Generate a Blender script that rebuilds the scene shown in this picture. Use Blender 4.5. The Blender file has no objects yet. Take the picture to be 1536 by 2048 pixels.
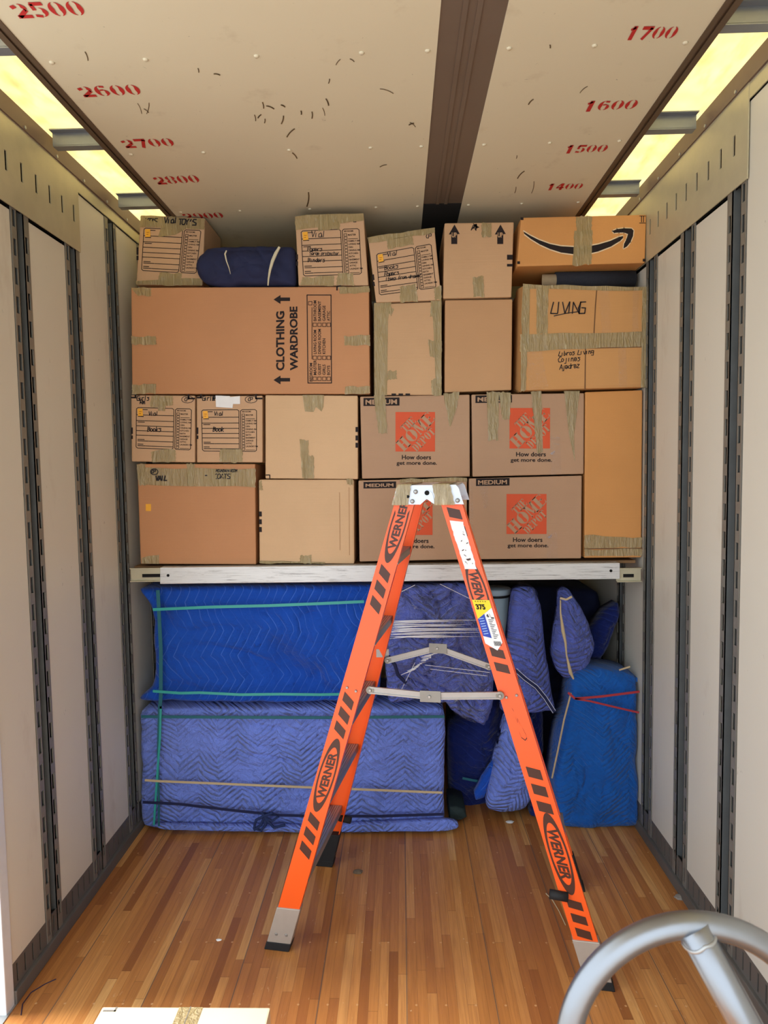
import bpy, bmesh, math, random
from mathutils import Vector, noise, Matrix
random.seed(7)
S = bpy.context.scene
COL = S.collection
PI = math.pi
# ------------------------------------------------------------------ camera
YAW, PIT, ROL, F, CH = -0.0252, 0.0661, 0.0156, 1350.24, 1.8396
_cy, _sy, _cp, _sp = math.cos(YAW), math.sin(YAW), math.cos(PIT), math.sin(PIT)
_r = Vector((_cy, -_sy, 0)); FW = Vector((_sy*_cp, _cy*_cp, -_sp)); _d = FW.cross(_r)
RX = _r*math.cos(ROL) + _d*math.sin(ROL)
DN = -_r*math.sin(ROL) + _d*math.cos(ROL)
CO = Vector((0, 0, CH))
cam = bpy.data.cameras.new('camera'); camo = bpy.data.objects.new('camera', cam); COL.objects.link(camo)
cam.sensor_fit = 'VERTICAL'; cam.sensor_height = 36; cam.lens = F/2048*36
cam.clip_start = .02
camo.matrix_world = Matrix(((RX.x, -DN.x, -FW.x, 0), (RX.y, -DN.y, -FW.y, 0), (RX.z, -DN.z, -FW.z, CH), (0, 0, 0, 1)))
cam.dof.use_dof = True; cam.dof.focus_distance = 3.0; cam.dof.aperture_fstop = 8
S.camera = camo
# ------------------------------------------------------------------ light and exposure
W = bpy.data.worlds.new('daylight'); S.world = W; W.use_nodes = True
bg = W.node_tree.nodes['Background']
bg.inputs[0].default_value = (0.80, 0.90, 1.0, 1); bg.inputs[1].default_value = 3.6
sun = bpy.data.lights.new('sun', 'SUN'); suno = bpy.data.objects.new('sun', sun); COL.objects.link(suno)
sun.energy = 9; sun.angle = .35; sun.color = (1, .95, .88)
suno.rotation_euler = Vector((.50, -.06, -.86)).to_track_quat('-Z', 'Y').to_euler()
S.view_settings.view_transform = 'Standard'; S.view_settings.look = 'None'
S.view_settings.exposure = -.27; S.view_settings.gamma = 1.0; S.view_settings.use_curve_mapping = False

# ------------------------------------------------------------------ picking helpers
def hit(px, py, ax, val):
    d = RX*((px-768)/F) + DN*((py-1024)/F) + FW
    t = (val-CO[ax])/d[ax]
    return CO + d*t
def onY(px, py, Y): return hit(px, py, 1, Y)

# ------------------------------------------------------------------ materials
def lin(c):
    c = c/255
    return c/12.92 if c <= .04045 else ((c+.055)/1.055)**2.4
def rgb(r, g, b, k=1.0): return (min(1, lin(r)*k), min(1, lin(g)*k), min(1, lin(b)*k), 1)
class NT:
    def __init__(s, name):
        s.m = bpy.data.materials.new(name); s.m.use_nodes = True
        s.t = s.m.node_tree; s.n = s.t.nodes; s.p = s.n['Principled BSDF']; s.out = s.n['Material Output']
    def add(s, typ, **kw):
        n = s.n.new('ShaderNode'+typ)
        for k, v in kw.items(): setattr(n, k, v)
        return n
    def put(s, sock, v):
        if isinstance(v, bpy.types.NodeSocket): s.t.links.new(v, sock)
        else: sock.default_value = v
    def math(s, op, a, b=0.0, c=0.0):
        n = s.add('Math', operation=op); s.put(n.inputs[0], a); s.put(n.inputs[1], b); s.put(n.inputs[2], c); return n.outputs[0]
    def mix(s, f, a, b, blend='MIX'):
        n = s.add('MixRGB', blend_type=blend); s.put(n.inputs[0], f); s.put(n.inputs[1], a); s.put(n.inputs[2], b); return n.outputs[0]
    def coord(s, which='Object', scale=(1, 1, 1), rot=(0, 0, 0)):
        c = s.add('TexCoord'); m = s.add('Mapping'); s.t.links.new(c.outputs[which], m.inputs[0])
        m.inputs['Scale'].default_value = scale; m.inputs['Rotation'].default_value = rot
        return m.outputs[0]
    def noise(s, vec, scale, detail=4, rough=.55, dist=0.0):
        n = s.add('TexNoise'); s.put(n.inputs['Vector'], vec); n.inputs['Scale'].default_value = scale
        n.inputs['Detail'].default_value = detail; n.inputs['Roughness'].default_value = rough; n.inputs['Distortion'].default_value = dist
        return n.outputs[0]
    def ramp(s, f, stops):
        n = s.add('ValToRGB'); s.put(n.inputs[0], f); e = n.color_ramp.elements
        while len(e) < len(stops): e.new(.5)
        for i, (p, c) in enumerate(stops): e[i].position = p; e[i].color = c if len(c) == 4 else (*c, 1)
        return n.outputs[0]
    def bump(s, h, strength=.3, dist=.01):
        n = s.add('Bump'); s.put(n.inputs['Height'], h); n.inputs['Strength'].default_value = strength
        n.inputs['Distance'].default_value = dist; s.t.links.new(n.outputs[0], s.p.inputs['Normal']); return n
    def set(s, color=None, rough=None, metal=None, spec=None):
        if color is not None: s.put(s.p.inputs['Base Color'], color)
        if rough is not None: s.put(s.p.inputs['Roughness'], rough)
        if metal is not None: s.put(s.p.inputs['Metallic'], metal)
        if spec is not None: s.put(s.p.inputs['Specular IOR Level'], spec)
        return s.m
def g(v): return (v, v, v, 1)
_cache = {}
def plain(name, c, rough=.6, metal=0.0, spec=.4, var=.12, scale=30, bumpy=0.0):
    if name in _cache: return _cache[name]
    n = NT(name); v = n.coord()
    f = n.noise(v, scale)
    dark = (c[0]*(1-var), c[1]*(1-var), c[2]*(1-var), 1)
    n.set(n.mix(f, dark, c), rough, metal, spec)
    if bumpy: n.bump(f, bumpy, .004)
    _cache[name] = n.m; return n.m
def cardboard(name, c):
    if name in _cache: return _cache[name]
    n = NT(name); v = n.coord()
    big = n.noise(v, 3, 3); flute = n.noise(n.coord(scale=(1, 1, 60)), 3, 2); fib = n.noise(v, 180, 2)
    col = n.mix(big, tuple(x*.86 for x in c[:3])+(1,), tuple(min(1, x*1.1) for x in c[:3])+(1,))
    col = n.mix(n.math('MULTIPLY', fib, .22), col, tuple(x*.72 for x in c[:3])+(1,))
    n.set(col, .62, 0, .3)
    n.bump(n.math('ADD', n.math('MULTIPLY', big, 2.0), n.math('MULTIPLY', flute, .12)), .35, .012)
    _cache[name] = n.m; return n.m
def tape_mat():
    n = NT('packing_tape'); v = n.coord(scale=(1, 1, .22), rot=(0, .15, 0))
    w = n.noise(v, 42, 5, .6, 1.2)
    c = n.mix(w, rgb(150, 130, 86), rgb(188, 168, 122))
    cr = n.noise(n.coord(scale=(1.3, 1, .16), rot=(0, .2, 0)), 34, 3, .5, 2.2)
    c = n.mix(n.math('MULTIPLY', n.ramp(cr, [(.63, g(0)), (.68, g(1))]), .4), c, rgb(222, 210, 170))  # pale streaks: crease whitening plus painted-in wrinkle glints
    n.set(c, .2, 0, .6); n.bump(n.math('ADD', w, cr), .8, .012)
    n.p.inputs['Alpha'].default_value = .74
    return n.m
def galv(name, c, rough=.38, metal=.75, sc=14):
    n = NT(name); v = n.coord(); a = n.noise(v, sc, 6, .6); b = n.noise(v, 3, 3)
    col = n.mix(a, tuple(x*.72 for x in c[:3])+(1,), c)
    col = n.mix(n.math('MULTIPLY', n.ramp(b, [(.55, g(0)), (.75, g(1))]), .3), col, tuple(x*.5 for x in c[:3])+(1,))
    n.set(col, n.math('ADD', n.math('MULTIPLY', a, .25), rough-.1), metal); n.bump(n.noise(v, 9, 4), .12, .01)
    return n.m
def panel_mat(name, c, stain):
    n = NT(name); v = n.coord()
    a = n.noise(v, 1.6, 3); b = n.noise(n.coord(scale=(1, 1, .35)), 5, 5, .65)
    col = n.mix(a, tuple(x*.94 for x in c[:3])+(1,), c)
    col = n.mix(n.math('MULTIPLY', n.ramp(b, [(.6, g(0)), (.74, g(1))]), .35), col, stain)
    sc = n.noise(n.coord(scale=(3, 3, .8), rot=(.3, .5, .2)), 22, 2, .5, 1.5)
    col = n.mix(n.math('MULTIPLY', n.ramp(sc, [(.76, g(0)), (.79, g(1))]), .6), col, rgb(70, 62, 52))
    n.set(col, .42, 0, .4); n.bump(n.noise(v, 2.2, 2), .1, .03)
    return n.m
def quilt(name, c, line, period=.105, step=.028, slope=.75, vertical=False, dark=None, strength=.7, dist=.014, puffy=.7):
    n = NT(name); uv = n.add('UVMap'); uv.uv_map = 'quilt'
    nz = n.add('TexNoise'); n.put(nz.inputs['Vector'], uv.outputs[0]); nz.inputs['Scale'].default_value = 3.5; nz.inputs['Detail'].default_value = 2
    sep = n.add('SeparateXYZ'); n.put(sep.inputs[0], uv.outputs[0])
    u, v = sep.outputs[0], sep.outputs[1]
    if vertical: u, v = v, u
    wob = n.math('MULTIPLY', n.math('SUBTRACT', nz.outputs[0], .5), .09)
    u2 = n.math('ADD', u, wob)
    tri = n.math('PINGPONG', u2, period)
    vv = n.math('ADD', n.math('MULTIPLY', tri, slope), n.math('ADD', v, n.math('MULTIPLY', wob, 1.3)))
    t = n.math('FRACT', n.math('DIVIDE', vv, step))
    puff = n.math('POWER', n.math('SINE', n.math('MULTIPLY', t, PI)), .6)
    seam = n.math('LESS_THAN', t, .09)
    fade = n.ramp(n.noise(uv.outputs[0], 5, 3), [(.40, g(.15)), (.60, g(1))])
    cloth = n.noise(uv.outputs[0], 9, 5)
    base = n.mix(cloth, dark or tuple(x*.75 for x in c[:3])+(1,), c)
    col = n.mix(n.math('MULTIPLY', n.math('MULTIPLY', seam, fade), .55), base, line)
    n.set(col, .82, 0, .22)
    n.p.inputs['Sheen Weight'].default_value = .15
    wr = n.noise(uv.outputs[0], 26, 4, .6, 1.0)
    h = n.math('ADD', n.math('MULTIPLY', n.math('MULTIPLY', puff, fade), puffy), n.math('ADD', n.math('MULTIPLY', wr, 1.3), n.math('MULTIPLY', cloth, 2.2)))
    n.bump(h, strength, dist)
    return n.m
def floor_mat():
    n = NT('oak_floor'); tc = n.add('TexCoord'); sep = n.add('SeparateXYZ'); n.put(sep.inputs[0], tc.outputs['Object'])
    x, y = sep.outputs[0], sep.outputs[1]
    wst = .034
    ix = n.math('FLOOR', n.math('DIVIDE', x, wst))
    w1 = n.add('TexWhiteNoise', noise_dimensions='1D'); n.put(w1.inputs['W'], ix)
    yo = n.math('ADD', y, n.math('MULTIPLY', w1.outputs[0], 1.3))
    iy = n.math('FLOOR', n.math('DIVIDE', yo, .85))
    cv = n.add('CombineXYZ'); n.put(cv.inputs[0], ix); n.put(cv.inputs[1], iy)
    w2 = n.add('TexWhiteNoise', noise_dimensions='2D'); n.put(w2.inputs['Vector'], cv.outputs[0])
    base = n.ramp(w2.outputs[0], [(0, rgb(142, 86, 42)), (.12, rgb(166, 106, 54)), (.6, rgb(188, 126, 66)), (.9, rgb(202, 142, 80)), (1, rgb(216, 164, 100))])
    grain = n.noise(n.coord(scale=(26, 1.2, 1)), 3.2, 6, .62, .6)
    col = n.mix(n.math('MULTIPLY', n.ramp(grain, [(.4, g(0)), (.75, g(1))]), .5), base, rgb(124, 74, 38))
    big = n.noise(n.coord(scale=(1.6, .7, 1)), 1.7, 4)
    col = n.mix(n.math('MULTIPLY', n.ramp(big, [(.45, g(0)), (.75, g(1))]), .45), col, rgb(150, 92, 60))
    # strip joints and the wider board seams
    fx = n.math('FRACT', n.math('DIVIDE', x, wst)); j1 = n.math('LESS_THAN', fx, .035)
    fs = n.math('FRACT', n.math('DIVIDE', n.math('ADD', x, 10.07), .305)); j2 = n.math('LESS_THAN', fs, .012)
    fy = n.math('FRACT', n.math('DIVIDE', yo, .85)); j3 = n.math('LESS_THAN', fy, .0022)
    col = n.mix(n.math('MULTIPLY', n.math('MAXIMUM', j1, j3), .45), col, rgb(60, 34, 20))
    col = n.mix(n.math('MULTIPLY', j2, .75), col, rgb(84, 76, 70))
    # screw heads in rows
    a = n.math('SUBTRACT', n.math('FRACT', n.math('DIVIDE', n.math('ADD', x, 5), .1016)), .5)
    b = n.math('SUBTRACT', n.math('FRACT', n.math('DIVIDE', n.math('ADD', y, .09), .305)), .5)
    d = n.math('ADD', n.math('POWER', n.math('MULTIPLY', a, .1016), 2), n.math('POWER', n.math('MULTIPLY', b, .305), 2))
    dot = n.math('LESS_THAN', d, .000017)
    col = n.mix(n.math('MULTIPLY', dot, .75), col, rgb(206, 160, 112))
    # pale scuffs
    sc = n.noise(n.coord(scale=(5, 1, 1), rot=(0, 0, .35)), 9, 3, .6, 2.0)
    col = n.mix(n.math('MULTIPLY', n.ramp(sc, [(.69, g(0)), (.73, g(1))]), .5), col, rgb(205, 168, 128))
    sp = n.noise(n.coord(), 60, 2); col = n.mix(n.math('MULTIPLY', n.ramp(sp, [(.74, g(0)), (.78, g(1))]), .7), col, rgb(216, 188, 150))
    rg = n.math('ADD', n.math('MULTIPLY', grain, .2), .27)
    n.set(col, rg, 0, .45)
    n.bump(n.math('SUBTRACT', n.math('MULTIPLY', grain, .25), n.math('MAXIMUM', j1, n.math('MULTIPLY', j2, 3))), .25, .003)
    return n.m
def translucent_mat():
    n = NT('fibreglass_roof'); v = n.coord()
    a = n.noise(v, 5, 6, .6); b = n.noise(n.coord(scale=(1, .3, 1), rot=(0, 0, .5)), 14, 4)
    wv = n.add('TexVoronoi'); n.put(wv.inputs['Vector'], v); wv.inputs['Scale'].default_value = 160
    c = n.mix(a, rgb(222, 204, 150), rgb(250, 244, 216))
    c = n.mix(n.math('MULTIPLY', n.ramp(b, [(.5, g(0)), (.72, g(1))]), .45), c, rgb(206, 172, 104))
    tr = n.add('BsdfTranslucent'); n.put(tr.inputs[0], c); df = n.add('BsdfDiffuse'); n.put(df.inputs[0], c)
    mx = n.add('MixShader'); mx.inputs[0].default_value = .35
    n.t.links.new(tr.outputs[0], mx.inputs[1]); n.t.links.new(df.outputs[0], mx.inputs[2]); n.t.links.new(mx.outputs[0], n.out.inputs[0])
    return n.m
def film_mat():
    n = NT('stretch_film'); v = n.coord(scale=(.35, 1, 3.2), rot=(0, .12, 0))
    a = n.noise(v, 16, 6, .7, 1.6); b = n.noise(n.coord(scale=(.6, 1, 2.5), rot=(0, -.6, 0)), 13, 5, .7, 1.5); c = n.noise(n.coord(), 3.5, 2)
    f = n.math('MULTIPLY', n.ramp(n.math('MAXIMUM', a, b), [(.60, g(0)), (.72, g(1))]), n.ramp(c, [(.42, g(.1)), (.62, g(1))]))
    n.set(rgb(225, 228, 240), .12, 0, .9); n.bump(n.math('ADD', a, b), 1.0, .02)
    n.put(n.p.inputs['Alpha'], n.math('ADD', n.math('MULTIPLY', f, .55), .05))
    return n.m

M = {}
M['floor'] = floor_mat()
M['liner'] = panel_mat('ceiling_liner', rgb(216, 207, 180), rgb(168, 150, 122))
M['wall'] = panel_mat('white_wall_panel', rgb(212, 207, 192), rgb(176, 160, 140))
M['galv'] = galv('galvanised_rail', rgb(206, 198, 168), .42, .35)
M['post'] = galv('post_steel', rgb(146, 142, 132), .45, .4)
M['groove'] = galv('groove_steel', rgb(122, 126, 126), .4, .4)
M['black'] = plain('slot_dark', rgb(14, 13, 14), .9)
M['kick'] = galv('kick_rail', rgb(116, 112, 106), .5, .35)
M['brown'] = plain('brown_channel', rgb(112, 92, 82), .5, .15)
M['trim'] = plain('brown_trim', rgb(92, 74, 56), .55)
M['beamstrip'] = galv('centre_strip', rgb(122, 106, 92), .5, .25, 6)
M['bow'] = galv('roof_bow', rgb(150, 156, 164), .38, .6)
M['roof'] = translucent_mat()
M['dark'] = plain('dark_gap', rgb(26, 24, 24), .9)
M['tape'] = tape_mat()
M['ink'] = plain('black_print', rgb(38, 30, 30), .7, spec=.2)
M['pen'] = plain('marker_ink', rgb(30, 26, 32), .6, spec=.3)
M['red'] = plain('red_stencil', rgb(196, 44, 40), .7, var=.3, scale=60)
M['hd'] = plain('orange_print', rgb(214, 84, 44), .65, var=.15, scale=8)
M['white'] = plain('white_paper', rgb(232, 232, 232), .5)
M['sticker'] = plain('amber_sticker', rgb(244, 176, 48), .5, var=.2, scale=120)
M['orange'] = plain('fibreglass_orange', rgb(246, 92, 26), .34, spec=.5, var=.1, scale=6)
M['decal'] = plain('brown_decal', rgb(74, 40, 26), .45)
M['alu'] = galv('aluminium', rgb(176, 176, 174), .36, .7, 20)
M['alu_dull'] = plain('boot_metal', rgb(178, 168, 156), .45, .35)
M['rubber'] = plain('black_rubber', rgb(26, 26, 27), .7)
M['steel'] = galv('polished_tube', rgb(154, 156, 160), .34, .95, 5)
M['galv2'] = galv('hinge_steel', rgb(150, 148, 142), .45, .5)
M['yellow'] = plain('yellow_label', rgb(240, 212, 30), .45)
M['blue_l'] = plain('blue_label', rgb(28, 62, 170), .45)
M['q_blue'] = quilt('quilt_royal_blue', rgb(18, 78, 184), rgb(86, 132, 226), .13, .045, .55, True, strength=.6)
M['q_blue2'] = quilt('quilt_deep_blue', rgb(16, 92, 180), rgb(60, 136, 220), .14, .028, .8, strength=.7)
M['q_lav'] = quilt('quilt_faded_violet', rgb(120, 144, 236), rgb(168, 188, 248), .105, .030, .8, strength=.9, dist=.017, puffy=1.1)
M['q_pur'] = quilt('quilt_dull_violet', rgb(98, 114, 206), rgb(156, 168, 236), .13, .034, .7, strength=1.0, dist=.03, puffy=.8)
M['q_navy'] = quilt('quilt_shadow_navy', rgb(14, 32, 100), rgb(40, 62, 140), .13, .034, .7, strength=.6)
M['navy'] = plain('navy_cloth', rgb(34, 40, 74), .85, var=.3, scale=14, bumpy=.3)
M['hem'] = plain('navy_hem', rgb(24, 30, 70), .8)
M['hemwhite'] = plain('pale_stitching', rgb(190, 196, 220), .8)
M['teal'] = plain('green_band', rgb(44, 160, 152), .4, spec=.5)
M['teal_d'] = plain('dark_green_band', rgb(24, 96, 110), .5)
M['tan'] = plain('tan_band', rgb(196, 176, 138), .5)
M['redband'] = plain('red_band', rgb(168, 48, 56), .5)
M['film'] = film_mat()
M['binw'] = plain('pale_plastic', rgb(190, 214, 226), .4)
M['mat'] = plain('charcoal_carpet', rgb(46, 48, 56), .95, var=.35, scale=90, bumpy=.5)
M['matb'] = plain('beige_backing', rgb(168, 148, 116), .9, var=.3, scale=60)
M['ply'] = plain('deck_plywood', rgb(150, 112, 72), .7, var=.3)
def beam_mat():
    n = NT('scratched_white_beam'); a = n.noise(n.coord(scale=(.4, 1, 22)), 9, 6, .7); b = n.noise(n.coord(scale=(.8, 1, 24)), 7, 6, .75, .8)
    c = n.mix(a, rgb(196, 196, 194), rgb(226, 226, 224)); c = n.mix(n.ramp(b, [(.53, g(0)), (.64, g(.7))]), c, rgb(104, 100, 96))
    n.set(c, .45, .25); n.bump(b, .2, .003); return n.m
M['beam'] = beam_mat()

# ------------------------------------------------------------------ mesh helpers
class MB:
    def __init__(s): s.v = []; s.f = []; s.uv = None
    def face(s, pts):
        i = len(s.v); s.v += [Vector(p) for p in pts]; s.f.append(tuple(range(i, i+len(pts)))); return s
    def box(s, a, b):
        (x0, y0, z0), (x1, y1, z1) = a, b
        return s.hexa([(x0, y0, z0), (x1, y0, z0), (x1, y1, z0), (x0, y1, z0)], [(x0, y0, z1), (x1, y0, z1), (x1, y1, z1), (x0, y1, z1)])
    def hexa(s, lo, hi):
        i = len(s.v); n = len(lo); s.v += [Vector(p) for p in lo] + [Vector(p) for p in hi]
        s.f.append(tuple(i+k for k in range(n))[::-1]); s.f.append(tuple(i+n+k for k in range(n)))
        for k in range(n): s.f.append((i+k, i+(k+1) % n, i+n+(k+1) % n, i+n+k))
        return s
    def tube(s, pts, r, n=12, cap=True):
        pts = [Vector(p) for p in pts]; rings = []; up = None
        for k, p in enumerate(pts):
            d = (pts[min(k+1, len(pts)-1)] - pts[max(k-1, 0)]).normalized()
            if up is None: up = Vector((0, 0, 1)) if abs(d.z) < .9 else Vector((1, 0, 0))
            a = d.cross(up).normalized(); b = d.cross(a).normalized(); up = -b if b.dot(up) < 0 else b
            rr = r[k] if isinstance(r, (list, tuple)) else r
            i = len(s.v)
            for q in range(n):
                t = 2*PI*q/n; s.v.append(p + a*(math.cos(t)*rr) + b*(math.sin(t)*rr))
            rings.append(i)
        for k in range(len(rings)-1):
            for q in range(n):
                s.f.append((rings[k]+q, rings[k]+(q+1) % n, rings[k+1]+(q+1) % n, rings[k+1]+q))
        if cap:
            s.f.append(tuple(rings[0]+q for q in range(n))[::-1]); s.f.append(tuple(rings[-1]+q for q in range(n)))
        return s
    def ribbon(s, pts, w, th=.002, nrm=Vector((0, -1, 0))):
        """flat band along a 3D polyline; nrm = outward normal"""
        pts = [Vector(p) for p in pts]
        for k in range(len(pts)-1):
            a, b = pts[k], pts[k+1]; d = (b-a).normalized(); q = d.cross(nrm).normalized()*(w/2); n2 = nrm*th
            s.hexa([a-q, a+q, b+q, b-q], [a-q+n2, a+q+n2, b+q+n2, b-q+n2])
        return s
    def split(s):
        n = len(s.v); par = list(range(n))
        def find(a):
            while par[a] != a: par[a] = par[par[a]]; a = par[a]
            return a
        for f in s.f:
            for k in f[1:]: par[find(f[0])] = find(k)
        isl = {}
        for f in s.f: isl.setdefault(find(f[0]), []).append(f)
        if len(isl) < 2 or len(isl) > 900: return [s]
        ks = list(isl); bb = []
        for k in ks:
            vs = [s.v[i] for f in isl[k] for i in f]
            lo = [min(v[a] for v in vs) for a in (0, 1, 2)]; hi = [max(v[a] for v in vs) for a in (0, 1, 2)]; bb.append((lo, hi, max(hi[a]-lo[a] for a in (0, 1, 2))))
        p2 = list(range(len(ks)))
        def f2(a):
            while p2[a] != a: p2[a] = p2[p2[a]]; a = p2[a]
            return a
        for i in range(len(ks)):
            li, hi_, si = bb[i]
            for j in range(i+1, len(ks)):
                lj, hj, sj = bb[j]
                g2 = sum(max(0, li[a]-hj[a], lj[a]-hi_[a])**2 for a in (0, 1, 2))
                if math.sqrt(g2) <= max(.0195, .49*max(si, sj)): p2[f2(i)] = f2(j)
        gr = {}
        for i, k in enumerate(ks): gr.setdefault(f2(i), []).extend(isl[k])
        if len(gr) == 1: return [s]
        out = []
        for fs in gr.values():
            m = MB(); mp = {}
            for f in fs:
                for i in f:
                    if i not in mp: mp[i] = len(m.v); m.v.append(s.v[i])
                m.f.append(tuple(mp[i] for i in f))
            out.append(m)
        return out
    def build(s, name, mat, parent=None, smooth=False, origin=None, bevel=0.0):
        if parent is not None and not s.uv:
            ps = s.split()
            if len(ps) > 1:
                os_ = [p.build1(name, mat, parent, smooth, origin, bevel) for p in ps]; return os_[0]
        return s.build1(name, mat, parent, smooth, origin, bevel)
    def build1(s, name, mat, parent=None, smooth=False, origin=None, bevel=0.0):
        me = bpy.data.meshes.new(name)
        if origin is None:
            if parent is None:
                xs = [v.x for v in s.v]; ys = [v.y for v in s.v]; zs = [v.z for v in s.v]
                origin = Vector(((min(xs)+max(xs))/2, (min(ys)+max(ys))/2, min(zs)))
            else: origin = wloc(parent)
        origin = Vector(origin)
        me.from_pydata([v-origin for v in s.v], [], s.f); me.update()
        bm = bmesh.new(); bm.from_mesh(me)
        if bevel:
            bmesh.ops.remove_doubles(bm, verts=bm.verts, dist=1e-5)
            bmesh.ops.bevel(bm, geom=list(bm.edges), offset=bevel, segments=2, affect='EDGES', profile=.6)
        bmesh.ops.recalc_face_normals(bm, faces=bm.faces)
        bm.to_mesh(me); bm.free()
        if s.uv:
            l = me.uv_layers.new(name='quilt')
            for lp in me.loops: l.data[lp.index].uv = s.uv[lp.vertex_index]
        for p in me.polygons: p.use_smooth = smooth
        me.materials.append(mat)
        o = bpy.data.objects.new(name, me); COL.objects.link(o)
        if parent is None: o.location = origin
        else: o.parent = parent; o.location = origin - wloc(parent)
        return o
def wloc(o):
    p = Vector(o.location)
    while o.parent: o = o.parent; p += Vector(o.location)
    return p
def empty(name, loc):
    o = bpy.data.objects.new(name, None); COL.objects.link(o); o.location = loc; o.empty_display_size = .1; return o
def tag(o, label, cat, group=None, kind=None):
    o['label'] = label; o['category'] = cat
    if group: o['group'] = group
    if kind: o['kind'] = kind
    return o
def struct(o, label=None):
    o['kind'] = 'structure'
    if label: o['label'] = label
    return o

# text: font glyphs as (verts2d, faces), normalised to the unit square
_tc = {}
def glyphs(s, bold=0.0, shear=0.0):
    k = (s, bold, shear)
    if k in _tc: return _tc[k]
    c = bpy.data.curves.new('t', 'FONT'); c.body = s; c.offset = bold; c.shear = shear; c.resolution_u = 3; c.fill_mode = 'FRONT'
    o = bpy.data.objects.new('t', c); COL.objects.link(o)
    dg = bpy.context.evaluated_depsgraph_get(); dg.update()
    me = bpy.data.meshes.new_from_object(o.evaluated_get(dg))
    vs = [(v.co.x, v.co.y) for v in me.vertices]; fs = [tuple(p.vertices) for p in me.polygons]
    bpy.data.objects.remove(o); bpy.data.curves.remove(c); bpy.data.meshes.remove(me)
    x0 = min(v[0] for v in vs); x1 = max(v[0] for v in vs); y0 = min(v[1] for v in vs); y1 = max(v[1] for v in vs)
    vs = [((x-x0)/(x1-x0), (y-y0)/(y1-y0)) for x, y in vs]
    _tc[k] = (vs, fs); return _tc[k]
def quadmap(q):
    """q: TL, TR, BR, BL (2D) -> function of u (right), v (up)"""
    tl, tr, br, bl = q
    def f(u, v):
        return tuple((bl[i]*(1-u)+br[i]*u)*(1-v) + (tl[i]*(1-u)+tr[i]*u)*v for i in (0, 1))
    return f
def put_text(mb, s, q, P, bold=.02, shear=0.0, clip=None):
    """text s stretched over the 2D quad q, lifted to 3D by P(a, b)"""
    vs, fs = glyphs(s, bold, shear); f = quadmap(q); i = len(mb.v)
    pts = [f(*v) for v in vs]
    if clip: pts = [(min(max(p[0], clip[0]), clip[2]), min(max(p[1], clip[1]), clip[3])) for p in pts]
    mb.v += [P(*p) for p in pts]; mb.f += [tuple(i+k for k in t) for t in fs]
def R4(x0, y0, x1, y1): return [(x0, y0), (x1, y0), (x1, y1), (x0, y1)]
def stroke(mb, pts, w, P):
    """2D polyline of width w lifted by P"""
    for (ax, ay), (bx, by) in zip(pts, pts[1:]):
        dx, dy = bx-ax, by-ay; L = math.hypot(dx, dy) or 1; nx, ny = -dy/L*w/2, dx/L*w/2; ex, ey = dx/L*w*.3, dy/L*w*.3
        mb.face([P(ax-ex+nx, ay-ey+ny), P(ax-ex-nx, ay-ey-ny), P(bx+ex-nx, by+ey-ny), P(bx+ex+nx, by+ey+ny)])
# a one-stroke hand: letters on a 4 x 6 grid, y up; strokes split by spaces
HW = {'a': '33 24 03 00 30 33 40', 'b': '06 00 21 32 23 03', 'c': '33 14 02 10 31', 'd': '36 30 01 03 34', 'e': '02 32 24 04 01 10 31', 'f': '36 16 10 _ 03 33',
 'g': '34 04 01 31 34 3_ 0_', 'h': '06 00 _ 03 24 33 30', 'i': '14 10', 'j': '24 2_ 0_', 'k': '06 00 _ 34 02 30', 'l': '16 10', 'm': '04 00 _ 03 14 20 _ 23 34 40', 'n': '04 00 _ 03 24 30',
 'o': '14 03 01 10 31 33 14', 'p': '04 0_ _ 03 34 31 01', 'q': '34 04 01 31 34 3_', 'r': '04 00 _ 03 24 34', 's': '34 04 32 20 00', 't': '16 10 30 _ 04 34', 'u': '04 01 20 34 30', 'v': '04 20 44',
 'w': '04 10 23 30 44', 'x': '04 30 _ 00 34', 'y': '04 11 34 1_', 'z': '04 34 00 30', "'": '26 14', '-': '03 33', '.': '10 11',
 'A': '00 26 40 _ 12 32', 'B': '06 00 31 33 03 34 35 06', 'C': '46 26 03 10 40', 'D': '06 00 31 34 16 06', 'E': '46 06 00 40 _ 03 33', 'F': '46 06 00 _ 03 33', 'G': '46 16 03 10 40 43 23',
 'I': '16 10', 'K': '06 00 _ 46 03 40', 'L': '16 00 40', 'M': '00 06 23 46 40', 'N': '00 06 40 46', 'O': '16 04 01 10 30 42 45 36 16', 'P': '06 00 _ 06 46 43 03', 'R': '00 06 46 43 03 40',
 'S': '46 16 04 42 40 00', 'T': '06 46 _ 26 20', 'U': '06 01 30 46', 'V': '06 20 46', 'W': '06 10 24 30 46', 'Y': '06 23 46 _ 23 20', 'H': '06 00 _ 46 40 _ 03 43', 'J': '46 41 20 01'}
def hand(mb, s, x, y, h, P, w=None, dx=0.0, dy=0.0, sp=.82):
    """handwriting starting at pixel (x, y) baseline, letter height h px"""
    w = w or max(1.2, h*.11); k = h/6; rnd = random.Random(s)
    for ch in s:
        if ch == ' ': x += h*.55; y += dy*h*.5; continue
        cur = []; pts = []
        for tok in HW.get(ch, '').split():
            if tok == '_': pts.append(cur); cur = []; continue
            a = float(tok[0]); b = -2.0 if tok[1] == '_' else float(tok[1])
            cur.append((x+(a+b*.12)*k*.9+rnd.uniform(-.12, .12)*k, y-b*k+rnd.uniform(-.12, .12)*k))
        pts.append(cur)
        for c in pts:
            if len(c) > 1: stroke(mb, c, w, P)
        x += k*4.6*sp; y += dy*k*4.6
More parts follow.
